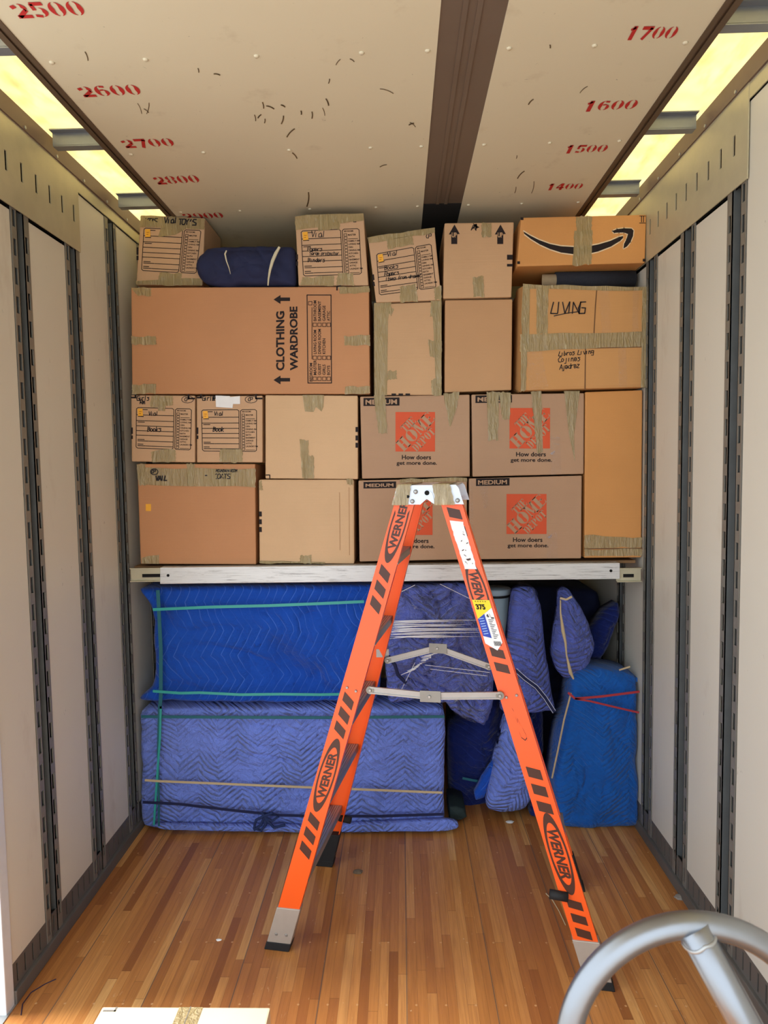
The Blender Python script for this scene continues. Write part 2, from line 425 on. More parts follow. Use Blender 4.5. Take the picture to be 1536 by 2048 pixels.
# ================================================================== THE TRUCK BODY
XL, XR, HC = -1.365, 1.173, 3.093
YN, YB, YO = -0.9, 5.2, 2.19        # rear mouth, front bulkhead, end of the left wall (open doorway before it)
T = 2.78                            # underside of the top rails
fl = MB().box((XL-.05, YN, -.04), (XR+.05, YB, 0)).build('floor', M['floor'], origin=(0, 0, 0)); struct(fl, 'worn varnished hardwood strip floor of the truck')
# outside ground
gr = MB().box((-14, -14, -1.2), (14, 14, -1.1)).build('ground', plain('concrete_yard', rgb(186, 182, 176), .9, var=.2, scale=3), origin=(0, 0, -1.1)); struct(gr, 'pale concrete yard outside the open doorway')
def slot_strip(mb, x0, x1, ya, yb, z0, z1, axis, pitch, slen, swid, first):
    """a plate (x0..x1 thick) from ya..yb, z0..z1 with a row of real slots; axis 'z': slots stacked up, 'y': slots in a row along y"""
    if axis == 'z':
        c = (ya+yb)/2; a, b = c-swid/2, c+swid/2
        mb.box((x0, ya, z0), (x1, a, z1)); mb.box((x0, b, z0), (x1, yb, z1))
        z = z0; k = first
        while k+slen < z1:
            if k > z: mb.box((x0, a, z), (x1, b, k))
            z = k+slen; k += pitch
        mb.box((x0, a, z), (x1, b, z1))
    else:
        c0, c1 = slen
        mb.box((x0, ya, z0), (x1, yb, c0)); mb.box((x0, ya, c1), (x1, yb, z1))
        y = ya; k = first
        while k+swid < yb:
            if k > y: mb.box((x0, y, c0), (x1, k, c1))
            y = k+swid; k += pitch
        mb.box((x0, y, c0), (x1, yb, c1))
def side_wall(name, X, s, posts, y_end, rail_y, up_y, lab):
    """s = +1 when the inside lies at +x of X (left wall)"""
    root = empty(name, (X, (y_end+YB)/2, 0)); struct(root, lab)
    def bx(mb, d0, d1, ya, yb, z0, z1): mb.box((min(X+s*d0, X+s*d1), ya, z0), (max(X+s*d0, X+s*d1), yb, z1))
    # panels between the posts
    ed = [y_end] + [v for p in posts for v in p] + [YB]
    for i in range(0, len(ed), 2):
        a, b = ed[i], ed[i+1]
        if b-a < .02: continue
        top = T-.012
        if up_y(a, b): top = 3.03
        mb = MB(); bx(mb, -.012, -.003, a+.004, b-.004, .14, top); mb.build('panel', M['wall'], root)
    mb = MB(); bx(mb, -.075, -.07, y_end, YB, -.02, 3.2); mb.build('backing', M['dark'], root)
    for a, b in posts:
        mb = MB(); f1 = a+.036; f2 = b-.036; top = 3.03 if up_y(a, b) else T+.012
        lo = .045
        def plate(ya, yb, off):
            x0, x1 = sorted((X+s*0.0, X-s*.004)); slot_strip(mb, x0, x1, ya, yb, lo, top, 'z', .1016, .060, .019, lo+.03+off)
        plate(a, f1, 0); plate(f2, b, .03)
        mb.build('slotted_post', M['post'], root)
        mb = MB(); bx(mb, -.04, -.036, f1, f2, lo, top); bx(mb, -.036, .0, f1-.003, f1, lo, top); bx(mb, -.036, .0, f2, f2+.003, lo, top)
        mb.build('post_groove', M['groove'], root)
    # top rail with its row of slots
    mb = MB(); x0, x1 = sorted((X+s*.002, X+s*.006))
    slot_strip(mb, x0, x1, rail_y[0], rail_y[1], T, 3.09, 'y', .0985, (2.893, 2.962), .015, rail_y[2]); mb.build('slotted_rail', M['galv'], root)
    mb = MB()
    bx(mb, .0, .004, y_end, YB, 3.035, 3.09); mb.build('upper_rail', M['galv'], root)
    # bottom rail, slots every 5 cm, and the kick rail on the floor
    mb = MB(); x0, x1 = sorted((X-s*.002, X-s*.006)); slot_strip(mb, x0, x1, y_end, YB, .045, .14, 'y', .05, (.062, .128), .009, y_end+.03); mb.build('slotted_rail', M['kick'], root)
    mb = MB(); bx(mb, -.01, .012, y_end, YB, 0, .05); mb.build('kick_rail', M['kick'], root, bevel=.004)
    mb = MB(); bx(mb, -.013, -.011, rail_y[0], min(rail_y[1], 4), T+.004, 3.08); bx(mb, -.013, -.011, y_end, YB, .046, .1385)
    for a, b in posts:
        top = 3.02 if up_y(a, b) else T+.01
        bx(mb, -.014, -.012, a, a+.034, .046, top); bx(mb, -.014, -.012, b-.034, b, .046, top)
    mb.build('slot_shade_sheet', M['black'], root)  # black sheets behind the slots, standing in for the shade inside them
    # dark channel carrying the roof
    mb = MB(); bx(mb, -.01, .012, y_end if s > 0 else YN, YB, 3.088, 3.155); bx(mb, -.01, .008, y_end if s > 0 else YN, YB, 3.150, 3.156); mb.build('roof_channel', M['brown'], root)
    mb = MB()
    y = y_end+.1
    while y < 3.9:
        for z in (3.098,): mb.tube([(X+s*.012, y, z), (X+s*.0155, y, z)], .006, 8)
        y += .23
    mb.build('rivet', M['alu'], root)
    return root
wl = side_wall('wall_left', XL, 1, [(2.42, 2.535), (2.812, 2.935), (3.205, 3.33), (3.60, 3.73)], YO, (YO, 2.935, 2.29), lambda a, b: a > 2.92, 'left side wall of white panels between slotted steel posts')
wr = side_wall('wall_right', XR, -1, [(1.56, 1.685), (1.965, 2.09), (2.36, 2.491), (2.755, 2.893), (3.15, 3.285), (3.55, 3.68)], YN, (2.345, YB, 2.43), lambda a, b: b < 2.37, 'right side wall of white panels between slotted steel posts')
# door frame at the near end of the left wall
mb = MB().box((XL-.06, YO-.05, -.04), (XL+.004, YO, 3.2)); struct(mb.build('trim_1', plain('bright_door_post', rgb(226, 232, 238), .35, .2), bevel=.004), 'metal doorway post at the near end of the left wall')
mb = MB().box((XL-.07, YN, -.05), (XL+.01, YO, .004)); struct(mb.build('trim_2', M['alu']), 'metal sill strip along the open side of the floor')
mb = MB().box((XL-.05, YB, -.02), (XR+.05, YB+.04, 3.3)); struct(mb.build('wall_front', M['wall']), 'front bulkhead behind the cargo')
# ceiling liner, centre strip, edge trims
CL, CR, B0, B1 = -1.09, .9026, .1278, .3111
ce = empty('ceiling', (0, 2, HC)); struct(ce, 'cream ceiling liner with red stencilled numbers')
MB().box((CL, YN, HC), (B0, YB, HC+.006)).build('liner_panel', M['liner'], ce)
MB().box((B1, YN, HC), (CR, YB, HC+.006)).build('liner_panel', M['liner'], ce)
MB().box((CL-.05, YN, HC+.1), (CR+.05, YB, HC+.11)).build('roof_backing', M['dark'], ce)
mb = MB().box((B0-.004, YN, HC+.003), (B1+.004, 3.33, HC+.01)); mb.box((B0+.06, YN, HC-.001), (B0+.075, 3.33, HC+.004)); mb.box((B0+.1, YN, HC-.001), (B0+.115, 3.33, HC+.004))
mb.build('centre_strip', M['beamstrip'], ce)
mb = MB().box((B0-.004, 3.334, HC+.001), (B1+.004, YB, HC+.008)); mb.build('centre_strip', M['dark'], ce)  # far end coloured dark to paint the shade above the boxes
for s, x in ((-1, CL), (1, CR)):
    mb = MB()
    mb.box((min(x, x+s*.016), YN, HC-.003), (max(x, x+s*.016), YB, HC+.09)); mb.box((min(x+s*.018, x+s*.026), YN, HC+.004), (max(x+s*.018, x+s*.026), YB, HC+.09)); mb.box((min(x+s*.028, x+s*.048), YN, HC-.001), (max(x+s*.028, x+s*.048), YB, HC+.09))
    mb.build('edge_trim', M['trim'], ce)
mb = MB()
for k in range(-6, 4):
    y = 2.13+.6096*k/1
    for x in (-1.05, -.76, -.42, -.1, .1, .345, .6, .87):
        mb.tube([(x, y, HC-.004), (x, y, HC+.001)], [.006, .010], 8)
rv = mb.build('rivet', M['liner'], ce, smooth=True)
# scuffs on the ceiling liner
mb = MB(); PC = lambda a, b: hit(a, b, 2, HC-.0012)
rr = random.Random(5)
for x, y, a, l in [(525, 205, 1.1, 12), (533, 212, .1, 16), (562, 210, .2, 9), (602, 222, 1.2, 7), (624, 224, 1.3, 13), (652, 198, .9, 14), (645, 216, 1.0, 16), (509, 230, 1.1, 12), (516, 236, -1.1, 9), (530, 238, 1.4, 8), (567, 232, 1.55, 16), (760, 178, .05, 28), (659, 158, 1.5, 9), (672, 130, -1.2, 14), (396, 137, 1.1, 8), (170, 104, .95, 18), (275, 207, .9, 22), (288, 218, .4, 12), (298, 206, 1.5, 22), (574, 274, -1.1, 22), (585, 306, .6, 14), (820, 245, .4, 14), (818, 250, -.6, 10), (1160, 186, -1.0, 20), (1035, 357, -1.1, 20), (1032, 374, 1.5, 12), (1068, 363, 1.5, 24), (1057, 209, -1.1, 14), (1034, 311, 1.5, 6), (760, 334, -.6, 14), (617, 385, 1.4, 28), (428, 148, -.1, 12), (700, 118, .3, 10), (1100, 90, 1.2, 6)]:
    n = 4; w = rr.uniform(1.2, 2.6); pts = [(x+math.cos(a+.07*i)*l*i/n, y+math.sin(a+.07*i)*l*i/n) for i in range(n+1)]
    stroke(mb, pts, w, PC)
mb.build('scuff_mark', plain('scuff_brown', rgb(112, 92, 62), .8, var=.4), ce)
# red stencil numbers: digits upright towards the mouth
def crescent(mb, cx, cy, rx, ry, a0, a1, thick, P, sh):
    n = 10; pts = []
    for i in range(n+1):
        t = i/n; a = a0+(a1-a0)*t; k = thick*1.25*math.sin(PI*min(max(t, .06), .94))
        pts.append((cx+rx*math.cos(a), cy+ry*math.sin(a), cx+(rx-k)*math.cos(a), cy+(ry-k*.55)*math.sin(a)))
    for p, q in zip(pts, pts[1:]):
        mb.face([P(p[0]+sh*p[1], p[1]), P(q[0]+sh*q[1], q[1]), P(q[2]+sh*q[3], q[3]), P(p[2]+sh*p[3], p[3])])
def stencil(s, bl, br, y_top):
    a = hit(*bl, 2, HC); b = hit(*br, 2, HC); t = hit((bl[0]+br[0])/2, y_top, 2, HC)
    wd = (b.x-a.x)/len(s); ht = abs(t.y-(a.y+b.y)/2); mb = MB(); slope = (b.y-a.y)/(b.x-a.x)
    for i, ch in enumerate(s):
        def P(u, v, i=i): 
            x = a.x+(i+u*.86)*wd; return Vector((x, a.y+slope*(x-a.x)-v*ht, HC-.0015))
        if ch == '0':
            crescent(mb, .5, .5, .5, .5, PI*.56, PI*1.44, .27, P, 0); crescent(mb, .5, .5, .5, .5, -PI*.44, PI*.44, .27, P, 0)
        elif ch == '8':
            for cy in (.26, .74):
                crescent(mb, .5, cy, .48, .27, PI*.56, PI*1.44, .24, P, 0); crescent(mb, .5, cy, .48, .27, -PI*.44, PI*.44, .24, P, 0)
        elif ch == '6':
            crescent(mb, .5, .5, .5, .5, PI*.52, PI*1.44, .27, P, 0); crescent(mb, .5, .32, .48, .32, -PI*.44, PI*.44, .24, P, 0)
            stroke(mb, [(.55, .93), (.8, .9)], 0.168, P); stroke(mb, [(.42, .58), (.6, .6)], 0.126, P)
        elif ch == '1':
            stroke(mb, [(.5, 0), (.5, .95)], 0.364, P); stroke(mb, [(.22, .78), (.5, .93)], 0.196, P)
        elif ch == '4':
            stroke(mb, [(.66, 0), (.66, .22)], 0.336, P); stroke(mb, [(.66, .34), (.66, .97)], 0.336, P); stroke(mb, [(.08, .3), (.5, .3)], 0.168, P); stroke(mb, [(.1, .36), (.48, .95)], 0.168, P); stroke(mb, [(.8, .3), (.95, .3)], 0.168, P)
        elif ch == '7':
            stroke(mb, [(.1, .9), (.92, .9)], 0.280, P); stroke(mb, [(.84, .84), (.45, .0)], 0.280, P)
        elif ch == '5':
            stroke(mb, [(.24, .92), (.9, .92)], 0.238, P); stroke(mb, [(.22, .86), (.22, .56)], 0.252, P); crescent(mb, .5, .33, .46, .33, -PI*.46, PI*.46, .26, P, 0); stroke(mb, [(.1, .1), (.42, .05)], 0.182, P)
        elif ch == '9':
            crescent(mb, .5, .5, .5, .5, -PI*.48, PI*.44, .27, P, 0); crescent(mb, .5, .68, .48, .32, PI*.56, PI*1.44, .24, P, 0)
        elif ch == '2':
            crescent(mb, .5, .68, .45, .31, -PI*.3, PI*.46, .25, P, 0); stroke(mb, [(.8, .5), (.2, .1)], 0.252, P); stroke(mb, [(.1, .07), (.92, .07)], 0.224, P); stroke(mb, [(.08, .74), (.28, .8)], 0.224, P)
    mb.build('stencil_number', M['red'], ce)
stencil('2500', (38, 35), (180, 29), 3)
stencil('2600', (168, 193), (290, 188), 170)
stencil('2700', (252, 295), (355, 291), 277)
stencil('2800', (316, 368), (405, 364), 351)
stencil('2900', (372, 438), (452, 435), 425)
stencil('1700', (1249, 77), (1350, 76), 53)
stencil('1600', (1165, 221), (1272, 217), 201)
stencil('1500', (1127, 305), (1213, 303), 290)
stencil('1400', (1092, 379), (1164, 377), 367)
# translucent roof and bows
for k, (xa, xb) in enumerate(((XL-.06, CL+.0), (CR-.0, XR+.06))):
    za, zb = (3.1585, HC+.088) if k == 0 else (HC+.088, 3.1585)
    rf = MB().hexa([(xa, YN, za), (xb, YN, zb), (xb, YB, zb), (xa, YB, za)], [(xa, YN, za+.003), (xb, YN, zb+.003), (xb, YB, zb+.003), (xa, YB, za+.003)]).build('window_%d' % (k+1), M['roof']); struct(rf, 'yellowed translucent roof strip beside the ceiling liner')
n_t = 3
for y in [2.07+.6096*k for k in range(-4, 5)]:
    for xa, xb in ((XL+.035, CL-.03), (CR+.03, XR-.035)):
        mb = MB().box((xa, y-.004, HC+.012), (xb, y, HC+.060)); mb.box((xa, y-.004, HC+.008), (xb, y+.035, HC+.013)); mb.box((xa, y-.03, HC+.058), (xb, y, HC+.062))
        o = mb.build('trim_%d' % n_t, M['bow']); n_t += 1; struct(o, 'metal roof bow crossing under the translucent strip')

# ================================================================== CARGO DECK
ld = empty('load_beam', onY(780, 1168, 3.26)); tag(ld, 'scratched white horizontal load beam spanning wall to wall under the boxes', 'beam')
a, b, c, d = onY(320, 1135, 3.26), onY(1240, 1126, 3.26), onY(1240, 1158, 3.26), onY(320, 1168, 3.26)
mb = MB().hexa([d, c, c+Vector((0, .06, 0)), d+Vector((0, .06, 0))], [a, b, b+Vector((0, .06, 0)), a+Vector((0, .06, 0))]); mb.build('beam_tube', M['beam'], ld, bevel=.003)
for xa, xb, xs in ((262, 330, (284, 320)), (1232, 1281, (1247, 1268))):
    p, q = onY(xa, 1138, 3.28), onY(xb, 1138, 3.28); z0, z1 = p.z-.062, p.z+.006
    mb = MB().box((p.x, 3.275, z0), (q.x, 3.282, z1)); mb.box((p.x, 3.262, z1-.004), (q.x, 3.282, z1)); mb.box((p.x, 3.262, z0), (q.x, 3.282, z0+.004))
    br = mb.build('end_bracket', M['galv'], ld)
    s0, s1 = onY(xs[0], 1150, 3.27), onY(xs[1], 1150, 3.27)
    MB().box((s0.x, 3.272, s0.z-.012), (s1.x, 3.276, s0.z+.004)).build('bracket_slot', M['black'], br)
for px in (336, 1222):
    p = onY(px, 1151-(px-336)*.0105, 3.258); MB().tube([p, p+Vector((0, .004, 0))], .007, 12).build('bolt_hole', M['black'], ld)
dk = MB().box((-1.34, 3.33, 1.350), (1.15, 4.0, 1.364)).build('deck_board', M['ply']); tag(dk, 'plywood deck board lying on the load beam under the bottom row of boxes', 'board')
bb = MB().box((-1.34, 3.96, 1.29), (1.15, 4.02, 1.351)).build('load_beam', M['beam']); tag(bb, 'rear load beam hidden under the far side of the plywood deck', 'beam')

# ================================================================== BOXES
G = 'cardboard moving boxes stacked on the load beam'
def card_box(q, Y, depth, mat, label, bevel=.006, group=G, shrink=.004):
    """q: TL, TR, BR, BL pixels of the front face on the plane Y"""
    tl, tr, br, bl = [onY(px, py, Y) for px, py in q]
    base = Vector(((bl.x+br.x)/2, Y+depth/2, min(bl.z, br.z)))
    root = empty('cardboard_box', base); tag(root, label, 'box', group)
    D = Vector((0, depth, 0))
    MB().hexa([bl, br, br+D, bl+D], [tl, tr, tr+D, tl+D]).build('carton', mat, root, bevel=bevel, smooth=False)
    root_P = lambda a, b: onY(a, b, Y-.0012)
    return root, root_P
def lift(Y, e=.0012): return lambda a, b: onY(a, b, Y-e)
def tape(root, Y, polys, e=.0022, mat='tape', name='packing_tape'):
    mb = MB()
    for p in polys:
        if len(p) == 2: p = [(p[0][0], p[0][1]), (p[1][0], p[0][1]), (p[1][0], p[1][1]), (p[0][0], p[1][1])]
        if len(p) == 4:
            f = quadmap([p[0], p[1], p[2], p[3]]); nu, nv = 6, 10; i0 = len(mb.v); rn = random.Random(int(p[0][0]*7+p[0][1]))
            for j in range(nv+1):
                for i in range(nu+1):
                    u, v = i/nu, j/nv; x, y = f(u, v)
                    if j in (0, nv): y += rn.uniform(-1.8, 1.8)
                    if i in (0, nu): x += rn.uniform(-.9, .9)
                    w = onY(x, y, Y-e); w.y -= abs(noise.noise(Vector((x*.13, y*.05, 3))))*.004; mb.v.append(w)
            for j in range(nv):
                for i in range(nu): k = i0+j*(nu+1)+i; mb.f.append((k, k+1, k+nu+2, k+nu+1))
        else: mb.face([onY(x, y, Y-e) for x, y in p])
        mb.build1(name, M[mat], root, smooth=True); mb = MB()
c_norm = cardboard('cardboard_tan', rgb(196, 156, 116)); c_pale = cardboard('cardboard_pale', rgb(208, 172, 132)); c_ward = cardboard('cardboard_wardrobe', rgb(188, 134, 92))
c_pink = cardboard('cardboard_small', rgb(196, 158, 122)); c_hd = cardboard('cardboard_medium', rgb(178, 142, 112)); c_amz = cardboard('cardboard_golden', rgb(206, 146, 84)); c_gold = cardboard('cardboard_living', rgb(200, 148, 92))
ROOMS = ['MASTER', '', 'FAMILY RM', 'LIVING RM', 'DEN', 'DINING RM', 'KITCHEN', 'BATH', 'BASEMENT', 'GARAGE', 'ATTIC', 'LAUNDRY RM', '']
def form(root, Y, q, sticker=True, split=.70):
    """printed name/contents form plus room check list inside pixel quad q"""
    f = quadmap(q); P = lift(Y); mb = MB()
    wpx = math.hypot(q[1][0]-q[0][0], q[1][1]-q[0][1]); lw = max(1.3, wpx*.011)
    def L(pts, w=lw): stroke(mb, [f(*p) for p in pts], w, P)
    def rbox(u0, v0, u1, v1):
        r = .03; L([(u0+r, v0), (u1-r, v0), (u1, v0+r), (u1, v1-r), (u1-r, v1), (u0+r, v1), (u0, v1-r), (u0, v0+r), (u0+r, v0)])
    rbox(0, 0, split-.02, 1); rbox(split+.01, .0, 1, 1)
    for v in (.82, .68, .55, .43, .32): L([(0, v), (split-.02, v)])
    for v, x in ((.18, .23), (.06, .18)): L([(x, v), (split-.02, v)])
    for v, x1 in ((.955, .2), (.785, .13), (.645, .15), (.215, .15), (.18, .22), (.10, .13), (.06, .17)): L([(.03, v), (x1, v)], lw*1.1)
    put_text(mb, 'BED ROOMS', [f(split+.04, .97), f(.9, .97), f(.9, .935), f(split+.04, .935)], P)
    for i, t in enumerate(ROOMS):
        v = .895-i*.068
        a, b = split+.035, split+.085
        L([(a, v), (b, v), (b, v-.048), (a, v-.048), (a, v)], lw*.7)
        if t: 
            e = b+.03+.021*len(t); put_text(mb, t, [f(b+.02, v-.006), f(e, v-.006), f(e, v-.044), f(b+.02, v-.044)], P)
        else: L([(b+.02, v-.045), (.97, v-.045)], lw*.7)
    mb.build('printed_form', M['ink'], root)
    if sticker:
        mb = MB(); s = [f(.02, .97), f(.11, .98), f(.12, .80), f(.03, .79)]; mb.face([lift(Y, .0026)(*p) for p in s]); st = mb.build('price_sticker', M['sticker'], root)
        mb = MB(); c0 = f(.05, .90); stroke(mb, [(c0[0], c0[1]), (c0[0]+wpx*.04, c0[1])], 1.2, lift(Y, .003)); stroke(mb, [(c0[0], c0[1]+4), (c0[0]+wpx*.03, c0[1]+4)], 1.2, lift(Y, .003)); mb.build('sticker_print', plain('sticker_print', rgb(176, 110, 30)), st)
def corner_marks(mb, P, lst, w=3.2):
    for pts in lst: stroke(mb, pts, w, P)

YA = 3.30
# --- top row
YK = 3.40
b, P = card_box([(281, 430), (410, 436), (405, 571), (272, 570)], YK, .3, c_pink, 'small box marked TOYS in black marker, top left corner of the stack')
form(b, YK, [(288, 456), (402, 461), (392, 547), (283, 541)])
tape(b, YK, [[(281, 431), (410, 437), (409, 460), (280, 453)], [(320, 545), (364, 547), (362, 571), (314, 571)], [(345, 436), (382, 437), (372, 458), (350, 470), (316, 474), (322, 455)], [(372, 556), (404, 557), (404, 571), (272, 569), (272, 562)]], mat='tape')
mb = MB(); P = lift(YK, .004); hand(mb, "IGO'S", 289, 447, 10, P, 2.0, sp=.62); hand(mb, 'Rm', 297, 453, 7, P, 1.8); hand(mb, 'Vial', 328, 446, 11, P, 2.2); hand(mb, 'TOY', 357, 449, 11, P, 2.2, sp=.78); hand(mb, "'S", 378, 450, 11, P, 2.4); mb.build('handwriting', M['pen'], b)
mb = MB(); P = lift(YK); stroke(mb, [(275, 496), (275, 508)], 4, P); stroke(mb, [(275, 513), (275, 519)], 4, P); mb.build('printed_mark', M['ink'], b)

b, P = card_box([(590, 432), (727, 426), (737, 571), (597, 571)], YA, .4, c_pink, 'small box with handwritten Papers list and taped top, right of the navy bundle')
form(b, YA, [(602, 462), (718, 457), (723, 548), (607, 552)])
tape(b, YA, [[(634, 430), (678, 428), (680, 458), (636, 461)], [(590, 432), (727, 426), (728, 441), (591, 460)], [(676, 546), (706, 546), (708, 571), (672, 571)], [(604, 556), (668, 552), (668, 571), (600, 571)]])
mb = MB(); hand(mb, 'Vial', 622, 474, 12, P, 1.4); hand(mb, 'Papers', 615, 502, 8, P, 1.3); hand(mb, 'Surge protector', 619, 510, 6.5, P, 1.2, sp=.8); hand(mb, 'Binders', 616, 524, 8, P, 1.3, sp=.8); hand(mb, 'CP', 706, 444, 9, P, 1.5); mb.build('handwriting', M['pen'], b)
mb = MB(); stroke(mb, [(594, 510), (594, 518)], 4, P); stroke(mb, [(594, 524), (594, 530)], 4, P); mb.build('printed_mark', M['ink'], b)

b, P = card_box([(736, 475), (869, 456), (883, 600), (752, 605)], YA-.01, .4, c_pink, 'tilted small box with handwritten Books list, leaning beside the tallest gap')
YT = YA-.01
form(b, YT, [(753, 508), (862, 488), (872, 575), (759, 590)])
tape(b, YT, [[(772, 470), (824, 463), (827, 490), (776, 498)], [(736, 475), (869, 456), (870, 466), (737, 486)], [(800, 574), (832, 568), (836, 603), (800, 605)], [(868, 576), (882, 570), (883, 600), (870, 600)]])
mb = MB(); hand(mb, 'Vial', 774, 513, 9, P, 1.3, dy=-.15); hand(mb, 'Books', 769, 540, 9, P, 1.3, dy=-.12); hand(mb, 'Papers', 769, 552, 8, P, 1.3, sp=.8, dy=-.1); hand(mb, 'Items from drawer', 771, 562, 7, P, 1.2, sp=.8, dy=-.1); hand(mb, 'CP', 852, 476, 8, P, 1.4); mb.build('handwriting', M['pen'], b)
mb = MB(); stroke(mb, [(746, 550), (747, 559)], 4, P); stroke(mb, [(747, 565), (748, 571)], 4, P); mb.build('printed_mark', M['ink'], b)

b, P = card_box([(889, 446), (1028, 444), (1023, 594), (886, 597)], YA, .42, c_norm, 'medium box with two black UP arrows, top row left of the smile box')
mb = MB()
for x in (908.5, 1000.5):
    mb.face([P(x-11, 469), P(x+.5, 449), P(x+11, 468)]); mb.face([P(x-6, 468), P(x+6, 468), P(x+6, 488), P(x-6, 488)])
for y in (514.5, 530.5): mb.face([P(1014, y-(5 if y < 520 else 2.5)), P(1025.5, y-(5 if y < 520 else 2.5)), P(1025.5, y+(5 if y < 520 else 2.5)), P(1014, y+(5 if y < 520 else 2.5))])
mb.build('printed_arrow', M['ink'], b)
mb = MB()
for x in (908.5, 1000.5): put_text(mb, 'UP', R4(x-5, 465, x+5, 475), lift(YA, .0022), .03)
mb.build('printed_letters', c_norm, b)
tape(b, YA, [[(963, 446), (983, 446), (983, 474), (963, 474)], [(946, 556), (967, 552), (968, 594), (947, 594)]])
mb = MB(); rn = random.Random(3); stroke(mb, [(950+rn.uniform(-8, 8), 455+rn.uniform(-8, 8)) for _ in range(14)], 1.6, P); mb.build('marker_scribble', M['ink'], b)

YZ = YA-.03
b, P = card_box([(1042, 435), (1293, 429), (1290, 526), (1034, 533)], YZ, .36, c_amz, 'long low box printed with a curved smile arrow, top right corner')
mb = MB()
up = [(1047, 463), (1060, 471), (1078, 480), (1100, 488), (1122, 492.5), (1148, 494), (1172, 493.5), (1196, 489), (1220, 482), (1238, 474), (1246, 472)]
lo = [(1049, 468), (1062, 478), (1080, 489), (1100, 498), (1122, 505), (1148, 508.5), (1172, 508.5), (1196, 503), (1222, 493), (1240, 482), (1246, 476)]
for k in range(len(up)-1): mb.face([P(*up[k]), P(*up[k+1]), P(*lo[k+1]), P(*lo[k])])
ar = [(1225, 462), (1234, 458), (1248, 456.5), (1263, 457), (1267, 461), (1266, 472), (1261, 484), (1254, 493), (1247, 497), (1248, 488), (1253, 478), (1256, 468), (1248, 465), (1238, 465), (1228, 466)]
mb.face([P(*p) for p in (ar[0], ar[1], ar[2], ar[3], ar[4], ar[11], ar[12], ar[13], ar[14])]); mb.face([P(*p) for p in (ar[4], ar[5], ar[6], ar[7], ar[8], ar[9], ar[10], ar[11])])
for x in (1283, 1287): stroke(mb, [(x, 444), (x, 432)], 1.5, P)
stroke(mb, [(1279, 446), (1291, 446)], 1.4, P); stroke(mb, [(1279, 432), (1291, 432)], 1.2, P)
for x, y in ((1044, 437), (1037, 525), (1288, 520)): mb.face([P(x-2.5, y-2.5), P(x+3, y-2.5), P(x+3, y+3), P(x-2.5, y+3)])
mb.build('printed_arrow', M['ink'], b)
mb = MB(); P0 = lift(YZ, .0008)
stroke(mb, [(x, y-1.2) for x, y in up], 2.4, P0); stroke(mb, [(x, y+1.2) for x, y in lo], 2.4, P0); stroke(mb, ar+[ar[0]], 3.4, P0); mb.build('arrow_outline', plain('pale_outline', rgb(232, 206, 168)), b)
tape(b, YZ, [[(1152, 433), (1184, 432), (1183, 470), (1153, 470)], [(1149, 462), (1185, 460), (1183, 528), (1145, 532)]])

# rolled mat between the smile box and the LIVING box
rm = empty('rolled_mat', onY(1190, 568, 3.5)); tag(rm, 'dark rolled carpet with beige rolled end under the long smile box', 'rug')
cz = onY(1190, 555, 3.34)
mb = MB().tube([(onY(1116, 552, 3.32).x, 3.385, cz.z-.002), (XR-.02, 3.40, cz.z+.002)], .042, 28); mb.build('carpet_roll', M['mat'], rm, smooth=True)
mb = MB(); n = 90; xo = onY(1082, 552, 3.33).x; pts = []
for i in range(n): t = i/n*2*PI*3.2; r = .008+.033*i/n; pts.append((r*math.cos(t), r*math.sin(t)))
for k in range(n-1):
    (a0, b0), (a1, b1) = pts[k], pts[k+1]; w = onY(1124, 552, 3.34).x
    sk = .012*(a0/.045); x0 = xo+.018+sk+.02*(1-k/n)*0
    mb.hexa([(x0, 3.385+a0, cz.z+b0), (w, 3.385+a0, cz.z+b0), (w, 3.385+a1, cz.z+b1), (x0, 3.385+a1, cz.z+b1)], [(x0, 3.385+a0*.86, cz.z+b0*.86), (w, 3.385+a0*.86, cz.z+b0*.86), (w, 3.385+a1*.86, cz.z+b1*.86), (x0, 3.385+a1*.86, cz.z+b1*.86)])
mb.build('backing_layers', M['matb'], rm)

# --- second row
YW = YA-.005
b, P = card_box([(262, 575), (738, 573), (740, 788), (264, 788)], YW, .5, c_ward, 'large wardrobe box lying on its side with CLOTHING WARDROBE print')
mb = MB()
put_text(mb, 'CLOTHING', [(552, 741), (552, 623), (569, 622), (569, 741)], P, .035)
put_text(mb, 'WARDROBE', [(580, 741), (579, 613), (595, 613), (596, 741)], P, .035)
for x, y in ((0, 0), (0, 161)):
    mb.face([P(547, 599+y), P(561, 590+y), P(561, 608+y)]); mb.face([P(560, 595+y), P(580, 595+y), P(580, 602+y), P(560, 602+y)])
mb.v = mb.v  # arrows point left on the tipped carton
for (x, y) in ():
    pass
L = lambda pts, w=1.8: stroke(mb, pts, w, P)
L([(614, 590), (662, 590), (663, 766), (616, 766), (614, 590)])
def vt(s, x0, x1, y0, y1): put_text(mb, s, [(x0, y0), (x0, y1), (x1, y1), (x1, y0)], P, .02)
vt('BEDROOM', 619, 625, 763, 726)
for s, x, y0, y1 in (('MASTER', 627, 750, 720), ('GUEST', 636, 750, 727), ('GIRLS', 645, 750, 729), ('BOYS', 654, 750, 731), ('LIVING ROOM', 627, 708, 660), ('DINING ROOM', 636, 708, 658), ('KITCHEN', 645, 708, 677), ('BATHROOM', 627, 642, 601), ('BASEMENT', 636, 642, 602), ('GARAGE', 645, 642, 611), ('ATTIC', 654, 642, 622)): vt(s, x, x+6, y0, y1)
for x in (626, 635.5, 645, 654):
    for y in (754, 712, 646): L([(x, y), (x+7, y), (x+7, y+7), (x, y+7), (x, y)], 1.1)
L([(617, 603), (624, 603), (624, 610), (617, 610), (617, 603)], 1.1); L([(624, 615), (624, 718)], 1.2)
L([(674, 580), (674, 573), (681, 572)], 3)
mb.build('printed_lettering', M['ink'], b)
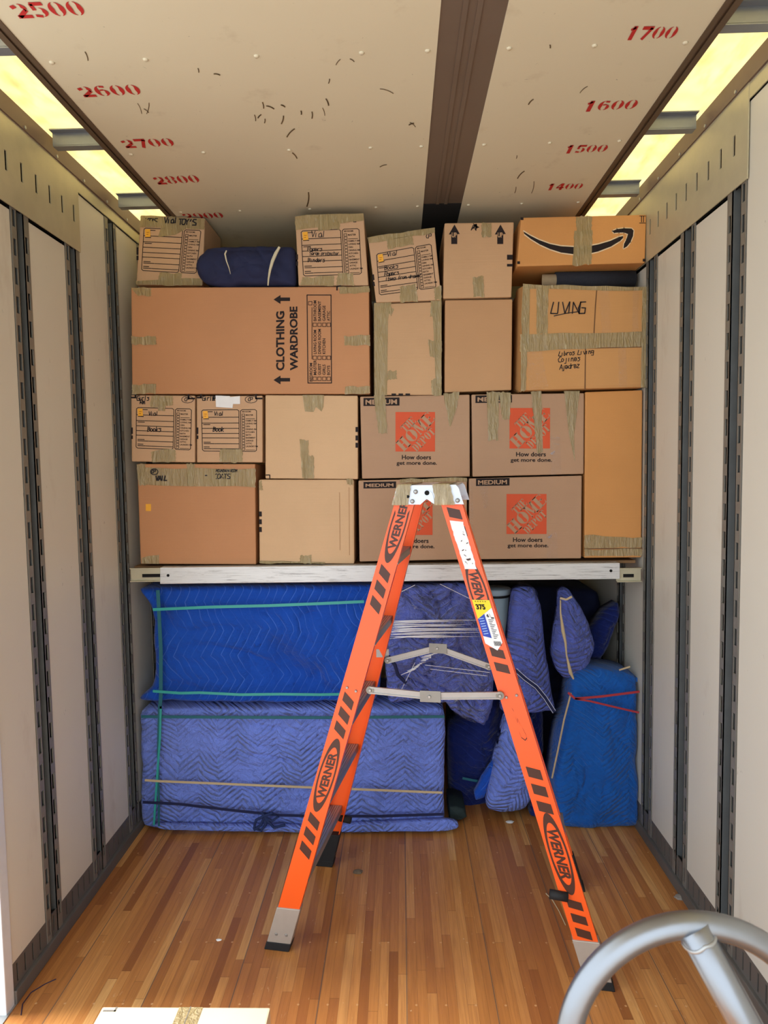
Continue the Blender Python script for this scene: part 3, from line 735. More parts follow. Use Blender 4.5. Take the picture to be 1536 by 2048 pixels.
tape(b, YW, [[(262, 575), (302, 575), (302, 592), (276, 592)], [(263, 673), (312, 673), (313, 690), (263, 689)], [(677, 573), (739, 572), (739, 585), (680, 589)], [(688, 672), (740, 670), (740, 691), (689, 691)], [(690, 774), (740, 772), (740, 788), (690, 788)], [(264, 770), (312, 768), (312, 787), (264, 788)]])

b, P = card_box([(748, 608), (883, 603), (883, 790), (749, 790)], YA, .42, c_norm, 'upright plain box framed with wide tape edges, below the tilted small box')
tape(b, YA, [[(748, 606), (783, 604), (776, 640), (774, 791), (749, 791)], [(861, 599), (883, 598), (883, 791), (872, 791), (869, 700), (866, 640)], [(775, 742), (793, 741), (794, 759), (775, 760)], [(776, 606), (788, 620), (782, 632), (774, 622)], [(856, 680), (884, 682), (883, 712), (860, 714)], [(862, 600), (883, 598), (876, 634), (860, 634)], [(862, 762), (883, 750), (883, 791), (864, 791)]])
mb = MB(); 
for x in (783, 797, 811): mb.face([P(x, 787), P(x+9, 787), P(x+9, 791), P(x, 791)])
mb.build('printed_mark', M['ink'], b)
b, P = card_box([(890, 600), (1025, 598), (1023, 780), (889, 785)], YA+.01, .42, cardboard('cardboard_brown', rgb(190, 146, 104)), 'upright plain brown box with no tape, directly under the UP arrow box')  # slightly browner card colour, even all over

YV = YA-.02
b, P = card_box([(1046, 569), (1296, 574), (1290, 775), (1040, 782)], YV, .4, c_gold, 'bulky box marked LIVING, wrapped round its middle with wide tape', bevel=.016)
tape(b, YV, [[(1040, 668), (1293, 664), (1293, 692), (1040, 703)], [(1073, 573), (1097, 573), (1095, 668), (1073, 668)], [(1046, 569), (1060, 573), (1058, 700), (1046, 690), (1042, 640)], [(1046, 569), (1296, 574), (1295, 581), (1046, 577)], [(1284, 580), (1296, 578), (1292, 775), (1282, 775)], [(1042, 700), (1054, 702), (1052, 780), (1041, 784)]])
tape(b, YV, [[(1052, 702), (1084, 700), (1096, 776), (1058, 781)], [(1195, 580), (1218, 580), (1222, 668), (1204, 668)], [(1236, 692), (1252, 692), (1254, 774), (1238, 774)], [(1266, 575), (1278, 576), (1276, 664), (1264, 664)]], mat='film', name='clear_tape')
mb = MB(); hand(mb, 'LIVING', 1101, 627, 23, lift(YV, .0035), 2.2, sp=.62); stroke(mb, [(1108, 632), (1130, 627), (1158, 623)], 1.8, P)
hand(mb, 'Libros Living', 1117, 712, 9, P, 1.5, sp=.8, dy=-.06); hand(mb, 'Cojines', 1116, 724, 10, P, 1.5, sp=.85, dy=-.05); hand(mb, 'Ajedrez', 1119, 739, 10, P, 1.5, sp=.75, dy=-.08); mb.build('handwriting', M['pen'], b)
mb = MB(); stroke(mb, [(1194, 574), (1191, 610), (1188, 667)], 2.2, P); stroke(mb, [(1171, 695), (1170, 779)], 2.2, P); stroke(mb, [(1070, 699), (1285, 694)], 1.6, P); mb.build('flap_seam', plain('cardboard_crease', rgb(110, 74, 42)), b)
mb = MB(); q = [onY(1036, 578, 3.36), onY(1046, 572, YV), onY(1041, 783, YV), onY(1030, 778, 3.36)]
mb.hexa([q[3], q[2], q[2]+Vector((0, .06, 0)), q[3]+Vector((.0, .06, 0))], [q[0], q[1], q[1]+Vector((0, .06, 0)), q[0]+Vector((0, .06, 0))]); mb.build('bulging_side', c_gold, b)

# --- third row
for (q, fq, who, what, lab, wx) in (
    ([(262, 790), (390, 791), (390, 925), (263, 923)], [(273, 815), (383, 818), (381, 900), (272, 896)], 'Vial', 'Books', 'small box marked Girls Rm and Books at the far left, under the wardrobe box', 0),
    ([(393, 792), (525, 791), (525, 925), (393.5, 925)], [(403, 820), (513, 819), (513, 903), (405, 902)], 'Vial', 'Book', 'small box marked Girls with pale paper patch on its top, second from left', 1)):
    b, P = card_box(q, YA, .4, c_pink, lab)
    form(b, YA, fq)
    mb = MB(); x0 = q[0][0]
    hand(mb, 'Girls', x0+11, 801, 9, P, 1.7, sp=.75); hand(mb, 'Rm' if not wx else 'R', x0+(18 if not wx else 32), 808 if not wx else 801, 8, P, 1.7)
    hand(mb, who, x0+(35 if not wx else 35), 831, 8, P, 1.5); hand(mb, what, x0+33, 863, 9, P, 1.6)
    cx = x0+(113 if not wx else 109); stroke(mb, [(cx+12*math.cos(t*.5), 799+7*math.sin(t*.5)) for t in range(14)], 1.1, P); hand(mb, 'CP', cx-6, 802, 7, P, 1.4); mb.build('handwriting', M['pen'], b)
    mb = MB(); x1 = q[1][0]
    corner_marks(mb, P, [[(x0+1, 795), (x0+9, 795), (x0+9, 789)], [(x1-13, 789), (x1-13, 797), (x1-1, 797)], [(x0+2, 856), (x0+2, 867)], [(x0+2, 872), (x0+2, 877)]], 3.4); mb.build('printed_mark', M['ink'], b)
    if not wx: tape(b, YA, [[(302, 792), (346, 792), (346, 812), (300, 815)], [(318, 796), (332, 796), (330, 822), (316, 822)], [(303, 902), (351, 898), (352, 924), (303, 924)]])
    else:
        tape(b, YA, [[(440, 898), (485, 898), (485, 925), (439, 925)]])
        mb = MB(); mb.face([lift(YA, .003)(*p) for p in [(431, 791), (459, 792), (461, 794), (480, 792), (480, 808), (466, 808), (465, 816), (432, 814)]]); mb.build('paper_patch', M['white'], b)
b, P = card_box([(530.5, 790), (715.5, 791), (716, 958.5), (530.6, 957)], YA, .44, c_pale, 'square plain box with wrinkled tape at top and bottom, left of the medium boxes')
tape(b, YA, [[(605, 790), (648, 790), (647, 814), (643, 823), (632, 814), (627, 824), (610, 823)], [(600, 880), (616, 880), (619, 957), (604, 957)], [(615, 911), (628, 911), (628, 957), (616, 957)]])
mb = MB()
for y in (859, 876, 890.5): mb.face([P(711, y-5), P(716.4, y-5), P(716.6, y+5), P(711, y+5)])
stroke(mb, [(532, 950), (539.5, 950), (539.5, 958)], 2, P); mb.build('printed_mark', M['ink'], b)
def _rc(a, b_, c, d): return [(a, b_), (c, b_), (c, d), (a, d)]
SLAB = {
 'H': [_rc(.10, 0, .40, 1), _rc(.62, 0, .92, 1), _rc(0, 0, .48, .07), _rc(0, .93, .48, 1), _rc(.54, 0, 1, .07), _rc(.54, .93, 1, 1), _rc(.40, .48, .62, .55)],
 'I': [_rc(.3, 0, .7, 1)],
 'O': [('c', .5, .5, .5, .5, PI*.5, PI*1.5, .30), ('c', .5, .5, .5, .5, -PI*.5, PI*.5, .30)],
 'M': [_rc(.07, 0, .16, 1), _rc(0, 0, .24, .07), [(.07, 1), (.36, 1), (.58, .1), (.44, .1)], [(.86, 1), (.78, 1), (.48, .1), (.54, .1)], _rc(.68, 0, .93, 1), _rc(.60, 0, 1, .07), _rc(0, .93, .2, 1), _rc(.8, .93, 1, 1)],
 'E': [_rc(.10, 0, .42, 1), _rc(0, 0, .5, .07), _rc(0, .93, .5, 1), _rc(.42, 0, .92, .08), _rc(.42, .92, .92, 1), _rc(.42, .47, .70, .54), [(.92, 0), (.92, .32), (.74, .08)], [(.92, 1), (.92, .68), (.74, .92)], [(.70, .38), (.70, .64), (.56, .5)]],
 'T': [_rc(.34, 0, .66, 1), _rc(.22, 0, .78, .07), _rc(0, .92, 1, 1), [(0, 1), (0, .68), (.2, .92)], [(1, 1), (1, .68), (.8, .92)]],
 'D': [_rc(.08, 0, .38, 1), _rc(0, 0, .5, .07), _rc(0, .93, .5, 1), ('c', .45, .5, .52, .5, -PI*.5, PI*.5, .30)],
 'P': [_rc(.08, 0, .38, 1), _rc(0, 0, .5, .07), _rc(0, .93, .5, 1), ('c', .45, .72, .5, .28, -PI*.5, PI*.5, .28)],
}
def depot(b, Y, lx, ly, s, med, tag_on=True):
    P = lift(Y); mb = MB(); x, y = lx, ly
    mb.face([P(x, y), P(x+s, y), P(x+s, y+s), P(x, y+s)]); mb.build('printed_logo', M['hd'], b)
    mb = MB(); P2 = lift(Y, .0022); r = s/80.0
    def dt(t, cx, cy, w, h):
        ca, sa = math.cos(math.radians(45)), math.sin(math.radians(45)); n = len(t); cw = w/n
        for k, ch in enumerate(t):
            def Q(u, v, k=k):
                a, c = -w/2+cw*(k+.03+u*.94), (v-.5)*h
                px, py = x+cx*r+(a*ca-c*sa)*r, y+cy*r-(a*sa+c*ca)*r
                return P2(min(max(px, x), x+s), min(max(py, y), y+s))
            for poly in SLAB[ch]:
                if poly[0] == 'c':
                    _, c0, c1, rx, ry, a0, a1, th = poly; crescent(mb, c0, c1, rx, ry, a0, a1, th, Q, 0)
                else: mb.face([Q(*p) for p in poly])
    dt('THE', 26, 25, 33, 16); dt('HOME', 41, 39, 96, 25); dt('DEPOT', 57, 56, 56, 16)
    mb.build('logo_letters', c_hd, b)
    mb = MB(); put_text(mb, 'How doers', R4(x+13*r, y+s+7, x+72*r, y+s+16), P, .022); put_text(mb, 'get more done.', R4(x+2*r, y+s+19, x+84*r, y+s+29), P, .022)
    mx0, my0, mx1, my1 = med
    mb.face([P(mx0, my0), P(mx1, my0-1), P(mx1, my1-1), P(mx0, my1)]); mb.build('printed_lettering', M['ink'], b)
    mb = MB(); put_text(mb, 'MEDIUM', [(mx0+4, my0+3.6), (mx1-5, my0+2.6), (mx1-5, my1-3.6), (mx0+4, my1-2.6)], P2, .03); mb.build('size_letters', c_hd, b)
b, P = card_box([(720, 793), (939.5, 789), (940, 953), (724, 957.5)], YA, .42, c_hd, 'MEDIUM box with orange square logo, upper left of the group of four')
depot(b, YA, 791, 824, 79, (727, 796, 799, 812)); tape(b, YA, [[(748, 791), (770, 791), (775, 867), (757, 867)], [(886, 786), (920, 784), (912, 822), (900, 855)]])
mb = MB(); b2 = b
b, P = card_box([(943, 789), (1168.5, 786), (1167.5, 948), (945.5, 953.5)], YA, .42, c_hd, 'MEDIUM box with orange square logo crossed by hanging tape strips')
depot(b, YA, 1019, 816, 81, (951, 791, 1024, 806)); tape(b, YA, [[(973, 784), (998, 784), (996, 880), (977, 881)], [(998, 784), (1022, 784), (1020, 838), (1004, 838)], [(1062, 782), (1082, 782), (1086, 905), (1074, 907)], [(1128, 782), (1160, 782), (1148, 870), (1150, 924), (1138, 870)]])
tape(b, YA, [[(1100, 874), (1120, 874), (1122, 948), (1102, 949)]], mat='film', name='clear_tape')
b, P = card_box([(716.7, 961), (934, 956), (934, 1119), (719, 1123.5)], YA, .42, c_hd, 'MEDIUM box with orange square logo half hidden behind the ladder')
depot(b, YA, 787, 992, 78, (727, 964, 792, 977)); tape(b, YA, [[(800, 958), (934, 955), (934, 963), (800, 966)]])
b, P = card_box([(938, 957), (1164, 951), (1162.7, 1117), (939, 1119)], YA, .42, c_hd, 'MEDIUM box with orange square logo right of the ladder, fully readable')
depot(b, YA, 1013, 988, 80, (952, 957, 1019, 972))
tape(b, YA, [[(957, 966), (976, 966), (976, 1016), (968, 1018)], [(1092, 1066), (1114, 1066), (1116, 1117), (1094, 1117)], [(940, 958), (946, 958), (946, 1118), (940, 1118)]], mat='film', name='clear_tape')
b, P = card_box([(1170.6, 784), (1285, 780), (1282.5, 1115), (1168.6, 1116)], YA, .42, c_amz, 'tall narrow plain box standing at the right end with taped base')
tape(b, YA, [[(1168.5, 1070), (1284, 1075), (1284, 1095), (1168.5, 1096)], [(1169, 1099), (1284, 1098), (1284, 1111), (1169, 1113)]])
mb = MB(); stroke(mb, [(1169, 1097.5), (1284, 1097)], 2.5, P); mb.build('flap_seam', plain('cardboard_crease', rgb(110, 74, 42)), b)
# --- bottom row left
b, P = card_box([(274, 928), (510, 928), (512, 1129), (281, 1128)], YA, .44, c_ward, 'large box with circled initials on a tape band across its top, bottom left')
tape(b, YA, [[(274, 936), (511, 938), (511, 974), (278, 970)], [(373, 927), (390, 927), (388, 972), (376, 972)], [(273, 928), (290, 928), (292, 1010-40), (277, 970)], [(296, 1112), (318, 1110), (318, 1128), (284, 1127), (283, 1116)]])
tape(b, YA, [[(420, 940), (470, 938), (470, 972), (420, 968)]], e=.0045)
mb = MB(); P = lift(YA, .0055); stroke(mb, [(308.5+7.5*math.cos(t*.5), 943.5+6*math.sin(t*.5)) for t in range(14)], 1.6, P); hand(mb, 'CP', 303, 946, 6, P, 1.6); hand(mb, 'VAIL', 311, 961, 9, P, 2.4)
hand(mb, '-', 410, 955, 8, P, 2.2); hand(mb, 'MOUNTAIN ROOM', 432, 944, 5, P, 1.3, sp=.85); hand(mb, 'COATS', 428, 957, 9, P, 1.8, sp=.95); mb.build('handwriting', M['pen'], b)
mb = MB(); mb.face([lift(YA)(*p) for p in R4(291.5, 1008, 302, 1022)]); st = mb.build('price_sticker', M['sticker'], b)
b, P = card_box([(517, 959), (708, 959), (709, 1128), (518.5, 1127)], YA, .44, c_pale, 'pale plain box with three black edge bars, bottom row left of the ladder', bevel=.01)
mb = MB()
for y in (1028, 1043.5, 1059): mb.face([P(518, y-5), P(523.5, y-5), P(523.8, y+5), P(518.3, y+5)])
mb.build('printed_mark', M['ink'], b)
tape(b, YA, [[(600, 1111), (623, 1111), (623, 1127), (600, 1126)], [(692, 958), (706, 958), (706, 970), (695, 969)], [(518, 962), (523, 962), (526, 980), (519, 980)], [(519, 1121), (650, 1124), (650, 1127), (519, 1127)]])
mb = MB(); stroke(mb, [(679, 985), (680, 1100)], 1.2, P); stroke(mb, [(698, 975), (699, 1110)], 1.2, P); mb.build('crease', plain('cardboard_crease_pale', rgb(176, 134, 92)), b)

# ================================================================== SOFT BUNDLES
def resample(poly, n):
    P_ = [Vector((p[0], p[1])) for p in poly]; L_ = [0]
    for i in range(len(P_)): L_.append(L_[-1]+(P_[(i+1) % len(P_)]-P_[i]).length)
    out = []; j = 0
    for k in range(n):
        t = L_[-1]*k/n
        while L_[j+1] < t: j += 1
        a, b2 = P_[j], P_[(j+1) % len(P_)]; out.append(a.lerp(b2, (t-L_[j])/max(1e-9, L_[j+1]-L_[j])))
    return out
def bundle(name, px, Y, depth, mat, label, cat, r=.06, bulge=.03, amp=.012, freq=5, seed=0, n=120, smoothn=2, uvrot=0.0, part='quilt', group=None, stretch=(1, 1, 1), dent=None, parent=None, rings=26, fold=None):
    fold = amp*.9 if fold is None else fold
    pts = [onY(a, b_, Y+r*.6) for a, b_ in px]; poly = resample([(p.x, p.z) for p in pts], n)
    for _ in range(smoothn): poly = [(poly[i-1]+poly[i]*2+poly[(i+1) % n])/4 for i in range(n)]
    c = Vector((sum(p.x for p in poly)/n, sum(p.y for p in poly)/n)); R = min((p-c).length for p in poly)
    mb = MB(); mb.uv = []; zmin = min(p.y for p in poly)
    levels = [(1, Y+depth), (1, Y+depth*.5)]
    for k in range(7):
        t = k/6*PI/2; levels.append((1-(r/R)*.55*(1-math.cos(t)), Y+r*(1-math.sin(t))))
    s0 = levels[-1][0]
    for k in range(1, rings+1):
        q = k/rings; s = s0*(1-q); levels.append((s, Y-bulge*(1-(s/s0)**2)))
    cu, su = math.cos(uvrot), math.sin(uvrot)
    for li, (s, y) in enumerate(levels[:-1]):
        for i in range(n):
            p = c+(poly[i]-c)*s; v = Vector((p.x*stretch[0]*freq, seed*7.3, p.y*stretch[2]*freq)); y2 = y
            if li >= 2:
                nz = noise.fractal(v+Vector((0, y*2, 0)), 1.0, 2.1, 5); rg = 1-abs(noise.noise(v*1.7+Vector((9, 3, 1))))*2
                wv_ = noise.noise_vector(v*.55+Vector((3, seed, 5)))*1.3; q1 = Vector((v.x*.45, 0, v.z*1.25))+wv_; q2 = Vector((v.x*1.2+v.z*.8, 4, v.z*.4))+wv_*1.5
                cr = (1-abs(noise.noise(q1)))**9+.7*(1-abs(noise.noise(q2)))**9
                dd = amp*(nz+.5*rg)-fold*cr; y2 -= dd
                if dent: y2 += dent(p.x, p.y)*min(1, (1-s)*4+.2)
                rad = (poly[i]-c).normalized()*amp*.5*nz*s
                p = p+rad
            z = max(p.y, zmin-.0005 if zmin < .1 else -9)
            mb.v.append(Vector((p.x, y2, z))); mb.uv.append((p.x*cu-p.y*su+(y-Y)*.7, p.x*su+p.y*cu+(y-Y)*.5*0))
    m = len(levels)-1
    for l in range(m-1):
        for i in range(n): mb.f.append((l*n+i, l*n+(i+1) % n, (l+1)*n+(i+1) % n, (l+1)*n+i))
    v = Vector((c.x, levels[-1][1]-amp*.3, c.y)); mb.v.append(v); mb.uv.append((c.x*cu-c.y*su, c.x*su+c.y*cu)); k = len(mb.v)-1
    for i in range(n): mb.f.append(((m-1)*n+i, (m-1)*n+(i+1) % n, k))
    mb.f.append(tuple(range(n)))
    if parent is not None: return mb.build(part, mat, parent, smooth=True)
    root = empty(name, (c.x, Y+depth/2, zmin)); tag(root, label, cat, group)
    mb.build(part, mat, root, smooth=True); return root
def band(root, pts, Y, w, mat, name='tie_band', th=.003):
    mb = MB(); mb.ribbon([onY(x, y, Y) for x, y in pts], w, th); return mb.build(name, M[mat], root)
GB = 'furniture wrapped in moving blankets under the load beam'

# navy cloth bundle on the wardrobe box
nb = bundle('cloth_bundle', [(391, 532), (398, 512), (412, 496), (440, 492), (500, 490), (560, 491), (589, 494), (591, 520), (591, 571), (480, 571), (465, 576), (440, 573), (410, 566), (396, 552)], 3.27, .115, M['navy'],
     'rolled navy cloth bundle tied with pale string on the wardrobe box', 'bundle', r=.05, bulge=.03, amp=.012, freq=6, part='cloth')
mb = MB(); mb.tube([onY(x, y, 3.222) for x, y in ((559, 494), (552, 506), (545, 522), (540, 540), (537, 558), (536, 571))], [.006, .008, .008, .006, .004, .003], 8)
mb.tube([onY(x, y, 3.222) for x, y in ((453, 501), (450, 508), (453, 522), (458, 536), (461, 548))], [.003, .004, .003, .002, .001], 6); mb.build('string', plain('pale_string', rgb(206, 198, 168)), nb)

# top-left blue wrapped piece
def dentA(x, z):
    d1 = math.exp(-((x+.62)**2/.06+(z-.80)**2/.02))*.05
    d2 = math.exp(-(((x+.45)+(z-.75))**2/.010+((x+.45)-(z-.75))**2/.35))*.045
    return d1+d2-.03*math.exp(-((x+.35)**2/.04+(z-.92)**2/.02))
bA = bundle('wrapped_furniture', [(274, 1176), (420, 1172), (600, 1170), (755, 1170), (763, 1190), (760, 1380), (752, 1401), (600, 1405), (400, 1405), (290, 1404), (273, 1398), (300, 1378), (308, 1350), (306, 1240), (300, 1208)], 3.31, .5, M['q_blue'],
     'royal blue quilted blanket wrapped round a long piece, upper left under the load beam', 'wrapped furniture', r=.05, bulge=.01, amp=.010, freq=3, seed=1, n=150, smoothn=1, group=GB, dent=dentA, rings=44, fold=.02)
band(bA, [(306, 1219), (420, 1214), (540, 1211), (640, 1207), (728, 1203)], 3.262, .014, 'teal')
band(bA, [(306, 1382), (360, 1386), (400, 1385), (480, 1389), (560, 1388), (640, 1389), (690, 1388)], 3.262, .013, 'teal')
band(bA, [(316, 1180), (318, 1220), (322, 1300), (322, 1390), (320, 1417)], 3.268, .018, 'teal_d')
# lower-left violet wrapped piece
bB = bundle('wrapped_furniture', [(280, 1420), (300, 1416), (600, 1415), (884, 1415), (890, 1430), (889, 1540), (888, 1640), (884, 1656), (700, 1658), (420, 1661), (330, 1658), (284, 1652), (282, 1560)], 3.31, .5, M['q_lav'],
     'faded violet quilted blanket wrapped round a long low box, on the floor at left', 'wrapped furniture', r=.035, bulge=.01, amp=.009, freq=7, seed=2, n=170, smoothn=1, group=GB, stretch=(.6, 1, 1.6), rings=40)
band(bB, [(283, 1433), (420, 1434), (640, 1435), (889, 1433)], 3.276, .014, 'teal_d')
band(bB, [(290, 1560), (320, 1562), (560, 1572), (885, 1585)], 3.266, .011, 'tan')
band(bB, [(322, 1412), (320, 1480), (314, 1560), (308, 1650)], 3.268, .010, 'teal'); band(bB, [(318, 1412), (316, 1500), (318, 1600), (318, 1652)], 3.270, .009, 'teal_d')
band(bB, [(286, 1604), (360, 1608), (480, 1622), (560, 1630), (640, 1632), (760, 1632), (888, 1628)], 3.264, .013, 'hem')
mb = MB()
for pts in ([(528, 1632), (512, 1640), (508, 1656), (522, 1662), (532, 1648), (528, 1632)], [(528, 1632), (545, 1626), (556, 1634), (544, 1642), (528, 1634)], [(528, 1634), (522, 1650), (508, 1660)], [(528, 1634), (548, 1655), (570, 1650)], [(522, 1624), (532, 1634), (540, 1626)]):
    mb.tube([onY(x, y, 3.25) for x, y in pts], .007, 7)
mb.build('knotted_tie', plain('navy_tie', rgb(30, 46, 92), .8), bB)
# hem of the blanket trailing past the right end
hm = bundle('folded_blanket', [(300, 1649), (600, 1653), (900, 1640), (921, 1646), (921, 1659), (890, 1663), (600, 1666), (320, 1660)], 3.262, .035, M['q_lav'], 'edge of a violet blanket lying flat under the long low wrapped box', 'blanket', r=.012, bulge=.004, amp=.003, freq=8, seed=4, rings=14)
pm = bundle('folded_mat', [(898, 1612), (912, 1612), (930, 1618), (934, 1634), (922, 1640), (898, 1640)], 3.36, .2, plain('dark_green_mat', rgb(28, 44, 44), .8), 'dark green folded mat poking out right of the violet wrapped box', 'mat', r=.015, bulge=.004, amp=.003, part='mat', rings=10)

# centre bundle under stretch film
cpx = [(774, 1210), (782, 1174), (850, 1170), (945, 1172), (972, 1190), (984, 1280), (986, 1380), (978, 1430), (968, 1446), (935, 1440), (908, 1424), (893, 1402), (820, 1402), (784, 1400), (773, 1380), (772, 1300)]
bC = bundle('wrapped_bundle', cpx, 3.31, .22, M['q_pur'], 'lumpy violet blanket bundle under clear stretch film, seen through the ladder', 'bundle', r=.06, bulge=.05, amp=.042, freq=6, seed=5, n=220, rings=80, fold=.055)
bundle('', cpx, 3.278, .2, M['film'], '', '', r=.06, bulge=.06, amp=.020, freq=4, seed=6, fold=0, part='stretch_film', parent=bC)
mb = MB(); rn = random.Random(11)
for k in range(24):
    y = 1242+k*1.5+rn.uniform(-1, 1); x0 = 780+rn.uniform(-6, 10); x1 = rn.uniform(880, 975)
    sl = rn.uniform(-9, 5); mb.tube([onY(x0+(x1-x0)*t, y+sl*t*(1.6-t), 3.212-.006*math.sin(t*3)) for t in (0, .25, .5, .75, 1)], [.0006, .0022, .0019, .0013, .0003], 5)
for k in range(13):
    x = 812+k*4+rn.uniform(-3, 3); mb.tube([onY(x-8+k*2, 1350-k*4, 3.22), onY(x+12, 1342-k*3, 3.212), onY(x+22-k*3, 1336-k*2, 3.22)], [.001, .003, .001], 5)
for p in (((790, 1190), (830, 1170)), ((880, 1168), (945, 1200)), ((800, 1385), (830, 1325)), ((850, 1330), (980, 1345)), ((860, 1338), (975, 1352))): mb.tube([onY(*p[0], 3.22), onY(*p[1], 3.22)], .0013, 5)
mb.build('film_pleat', plain('bright_film', rgb(240, 243, 250), .15, spec=.9), bC)
mb = MB(); mb.tube([onY(x, y, 3.225) for x, y in ((776, 1312), (790, 1330), (796, 1350), (812, 1366))], .009, 8); mb.build('navy_cord', M['hem'], bC)

# pale plastic bin
bn = empty('plastic_bin', onY(1000, 1290, 3.5)); tag(bn, 'pale blue plastic bin with rolled rim standing behind the right ladder rail', 'bin')
a = onY(999, 1182, 3.56); rad = .075; cx, cyy = a.x-.01, 3.64
mb = MB().tube([(cx, cyy, .772), (cx, cyy, a.z-.004)], [rad*.86, rad*1.0], 28); mb.build('bin_body', M['binw'], bn, smooth=True)
mb = MB().tube([(cx, cyy, a.z-.03), (cx, cyy, a.z-.024), (cx, cyy, a.z), (cx, cyy, a.z+.004)], [rad*1.02, rad*1.1, rad*1.1, rad*1.04], 28); mb.build('bin_rim', M['binw'], bn, smooth=True)
mb = MB().tube([(cx, cyy, a.z-.042), (cx, cyy, a.z-.031)], rad*1.04, 28); mb.build('bin_groove', M['rubber'], bn, smooth=True)

# tall violet drape right of the bin
bD = bundle('draped_furniture', [(1027, 1180), (1040, 1174), (1070, 1176), (1084, 1220), (1092, 1300), (1104, 1380), (1111, 1422), (1070, 1428), (1030, 1432), (1000, 1420), (1000, 1340), (1014, 1285), (1021, 1230)], 3.36, .12, M['q_pur'], 'tall violet blanket drape with striped hem, right of the pale bin', 'wrapped furniture', r=.06, bulge=.03, amp=.018, freq=4, seed=8, group=GB)
mb = MB(); e = 3.295
for off, mt in ((0, 'hem'),): mb.ribbon([onY(x, y, e) for x, y in ((1030, 1340), (1050, 1358), (1072, 1374), (1090, 1396), (1108, 1424))], .022, .004)
mb.build('striped_hem', M['hem'], bD)
mb = MB()
for o in (-2, 3): mb.ribbon([onY(x+o, y-o, e-.005) for x, y in ((1030, 1340), (1050, 1358), (1072, 1374), (1090, 1396), (1108, 1424))], .0028, .001)
mb.build('hem_stitching', M['hemwhite'], bD)
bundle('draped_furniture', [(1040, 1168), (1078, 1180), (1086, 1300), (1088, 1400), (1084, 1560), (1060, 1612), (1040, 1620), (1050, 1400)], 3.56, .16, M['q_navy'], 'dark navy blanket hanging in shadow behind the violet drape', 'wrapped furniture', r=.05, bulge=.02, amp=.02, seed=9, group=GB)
bE = bundle('blanket_bundle', [(975, 1618), (972, 1600), (985, 1540), (1000, 1480), (1012, 1430), (1040, 1425), (1066, 1440), (1074, 1520), (1066, 1590), (1050, 1615), (1020, 1624), (990, 1622)], 3.36, .14, M['q_lav'], 'violet blanket bag shape standing on the floor behind the right ladder leg', 'bundle', r=.07, bulge=.03, amp=.014, seed=10, uvrot=.5)
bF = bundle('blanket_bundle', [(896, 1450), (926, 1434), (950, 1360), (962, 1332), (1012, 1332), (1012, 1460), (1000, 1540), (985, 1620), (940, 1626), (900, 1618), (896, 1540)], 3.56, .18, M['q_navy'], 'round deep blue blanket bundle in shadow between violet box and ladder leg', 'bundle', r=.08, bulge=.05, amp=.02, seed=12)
band(bF, [(925, 1556), (960, 1563), (985, 1565)], 3.49, .012, 'teal_d')
bundle('blanket_bundle', [(948, 1586), (964, 1556), (990, 1518), (1000, 1524), (985, 1560), (968, 1596), (952, 1602)], 3.42, .05, M['q_blue'], 'small fold of blue blanket sticking out of the dark bundle', 'bundle', r=.02, bulge=.008, amp=.006, seed=13, rings=12)
# upright violet bundle tied at its tip
bG = bundle('tied_bundle', [(1122, 1184), (1132, 1176), (1142, 1182), (1148, 1194), (1164, 1215), (1180, 1250), (1190, 1290), (1180, 1326), (1160, 1350), (1130, 1358), (1114, 1342), (1106, 1310), (1112, 1260), (1120, 1220)], 3.36, .14, M['q_pur'], 'upright violet blanket bundle tied at its pointed tip with tan tape', 'bundle', r=.07, bulge=.03, amp=.012, freq=6, seed=14, uvrot=.4)
band(bG, [(1120, 1196), (1132, 1199), (1144, 1193)], 3.29, .010, 'tan')
mb = MB(); mb.tube([onY(x, y, 3.272) for x, y in ((1121, 1200), (1121, 1225), (1126, 1262), (1131, 1285), (1133, 1310), (1141, 1345), (1147, 1358))], [.003, .004, .009, .006, .004, .009, .004], 8); mb.build('tan_tape', M['tan'], bG)
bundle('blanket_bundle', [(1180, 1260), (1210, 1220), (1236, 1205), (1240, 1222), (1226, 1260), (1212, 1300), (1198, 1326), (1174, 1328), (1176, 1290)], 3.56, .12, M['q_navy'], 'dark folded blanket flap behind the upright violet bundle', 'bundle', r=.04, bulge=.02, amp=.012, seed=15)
# big blue wrapped piece at right
bH = bundle('wrapped_furniture', [(1143, 1356), (1158, 1342), (1200, 1338), (1250, 1344), (1274, 1354), (1276, 1440), (1276, 1560), (1276, 1652), (1200, 1655), (1128, 1654), (1112, 1640), (1108, 1560), (1120, 1480), (1136, 1420), (1140, 1380)], 3.31, .24, M['q_blue2'], 'large bright blue wrapped piece with red bands, on the floor at right', 'wrapped furniture', r=.055, bulge=.015, amp=.014, freq=5, seed=16, n=150, group=GB, stretch=(1, 1, .8), rings=36)
mb = MB(); q = [onY(1150, 1352, 3.36), onY(1278, 1356, 3.36), onY(1262, 1334, 3.54), onY(1205, 1336, 3.54)]
mb.hexa([p-Vector((0, 0, .02)) for p in q], q); mb.uv = [(v.x, v.y) for v in mb.v]; mb.build('top_fold', M['q_blue2'], bH)
band(bH, [(1136, 1385), (1150, 1397), (1200, 1393), (1279, 1383)], 3.255, .011, 'redband'); band(bH, [(1150, 1397), (1180, 1402), (1230, 1414), (1278, 1425)], 3.255, .009, 'redband')
band(bH, [(1238, 1340), (1260, 1333)], 3.33, .008, 'tan')
mb = MB(); mb.tube([onY(1142, 1386, 3.27), onY(1128, 1440, 3.29), onY(1116, 1500, 3.31), onY(1104, 1556, 3.33)], .0045, 8); cr = mb.build('tan_cord', M['tan']); tag(cr, 'thin tan cord hanging down left of the large bright blue piece', 'cord')
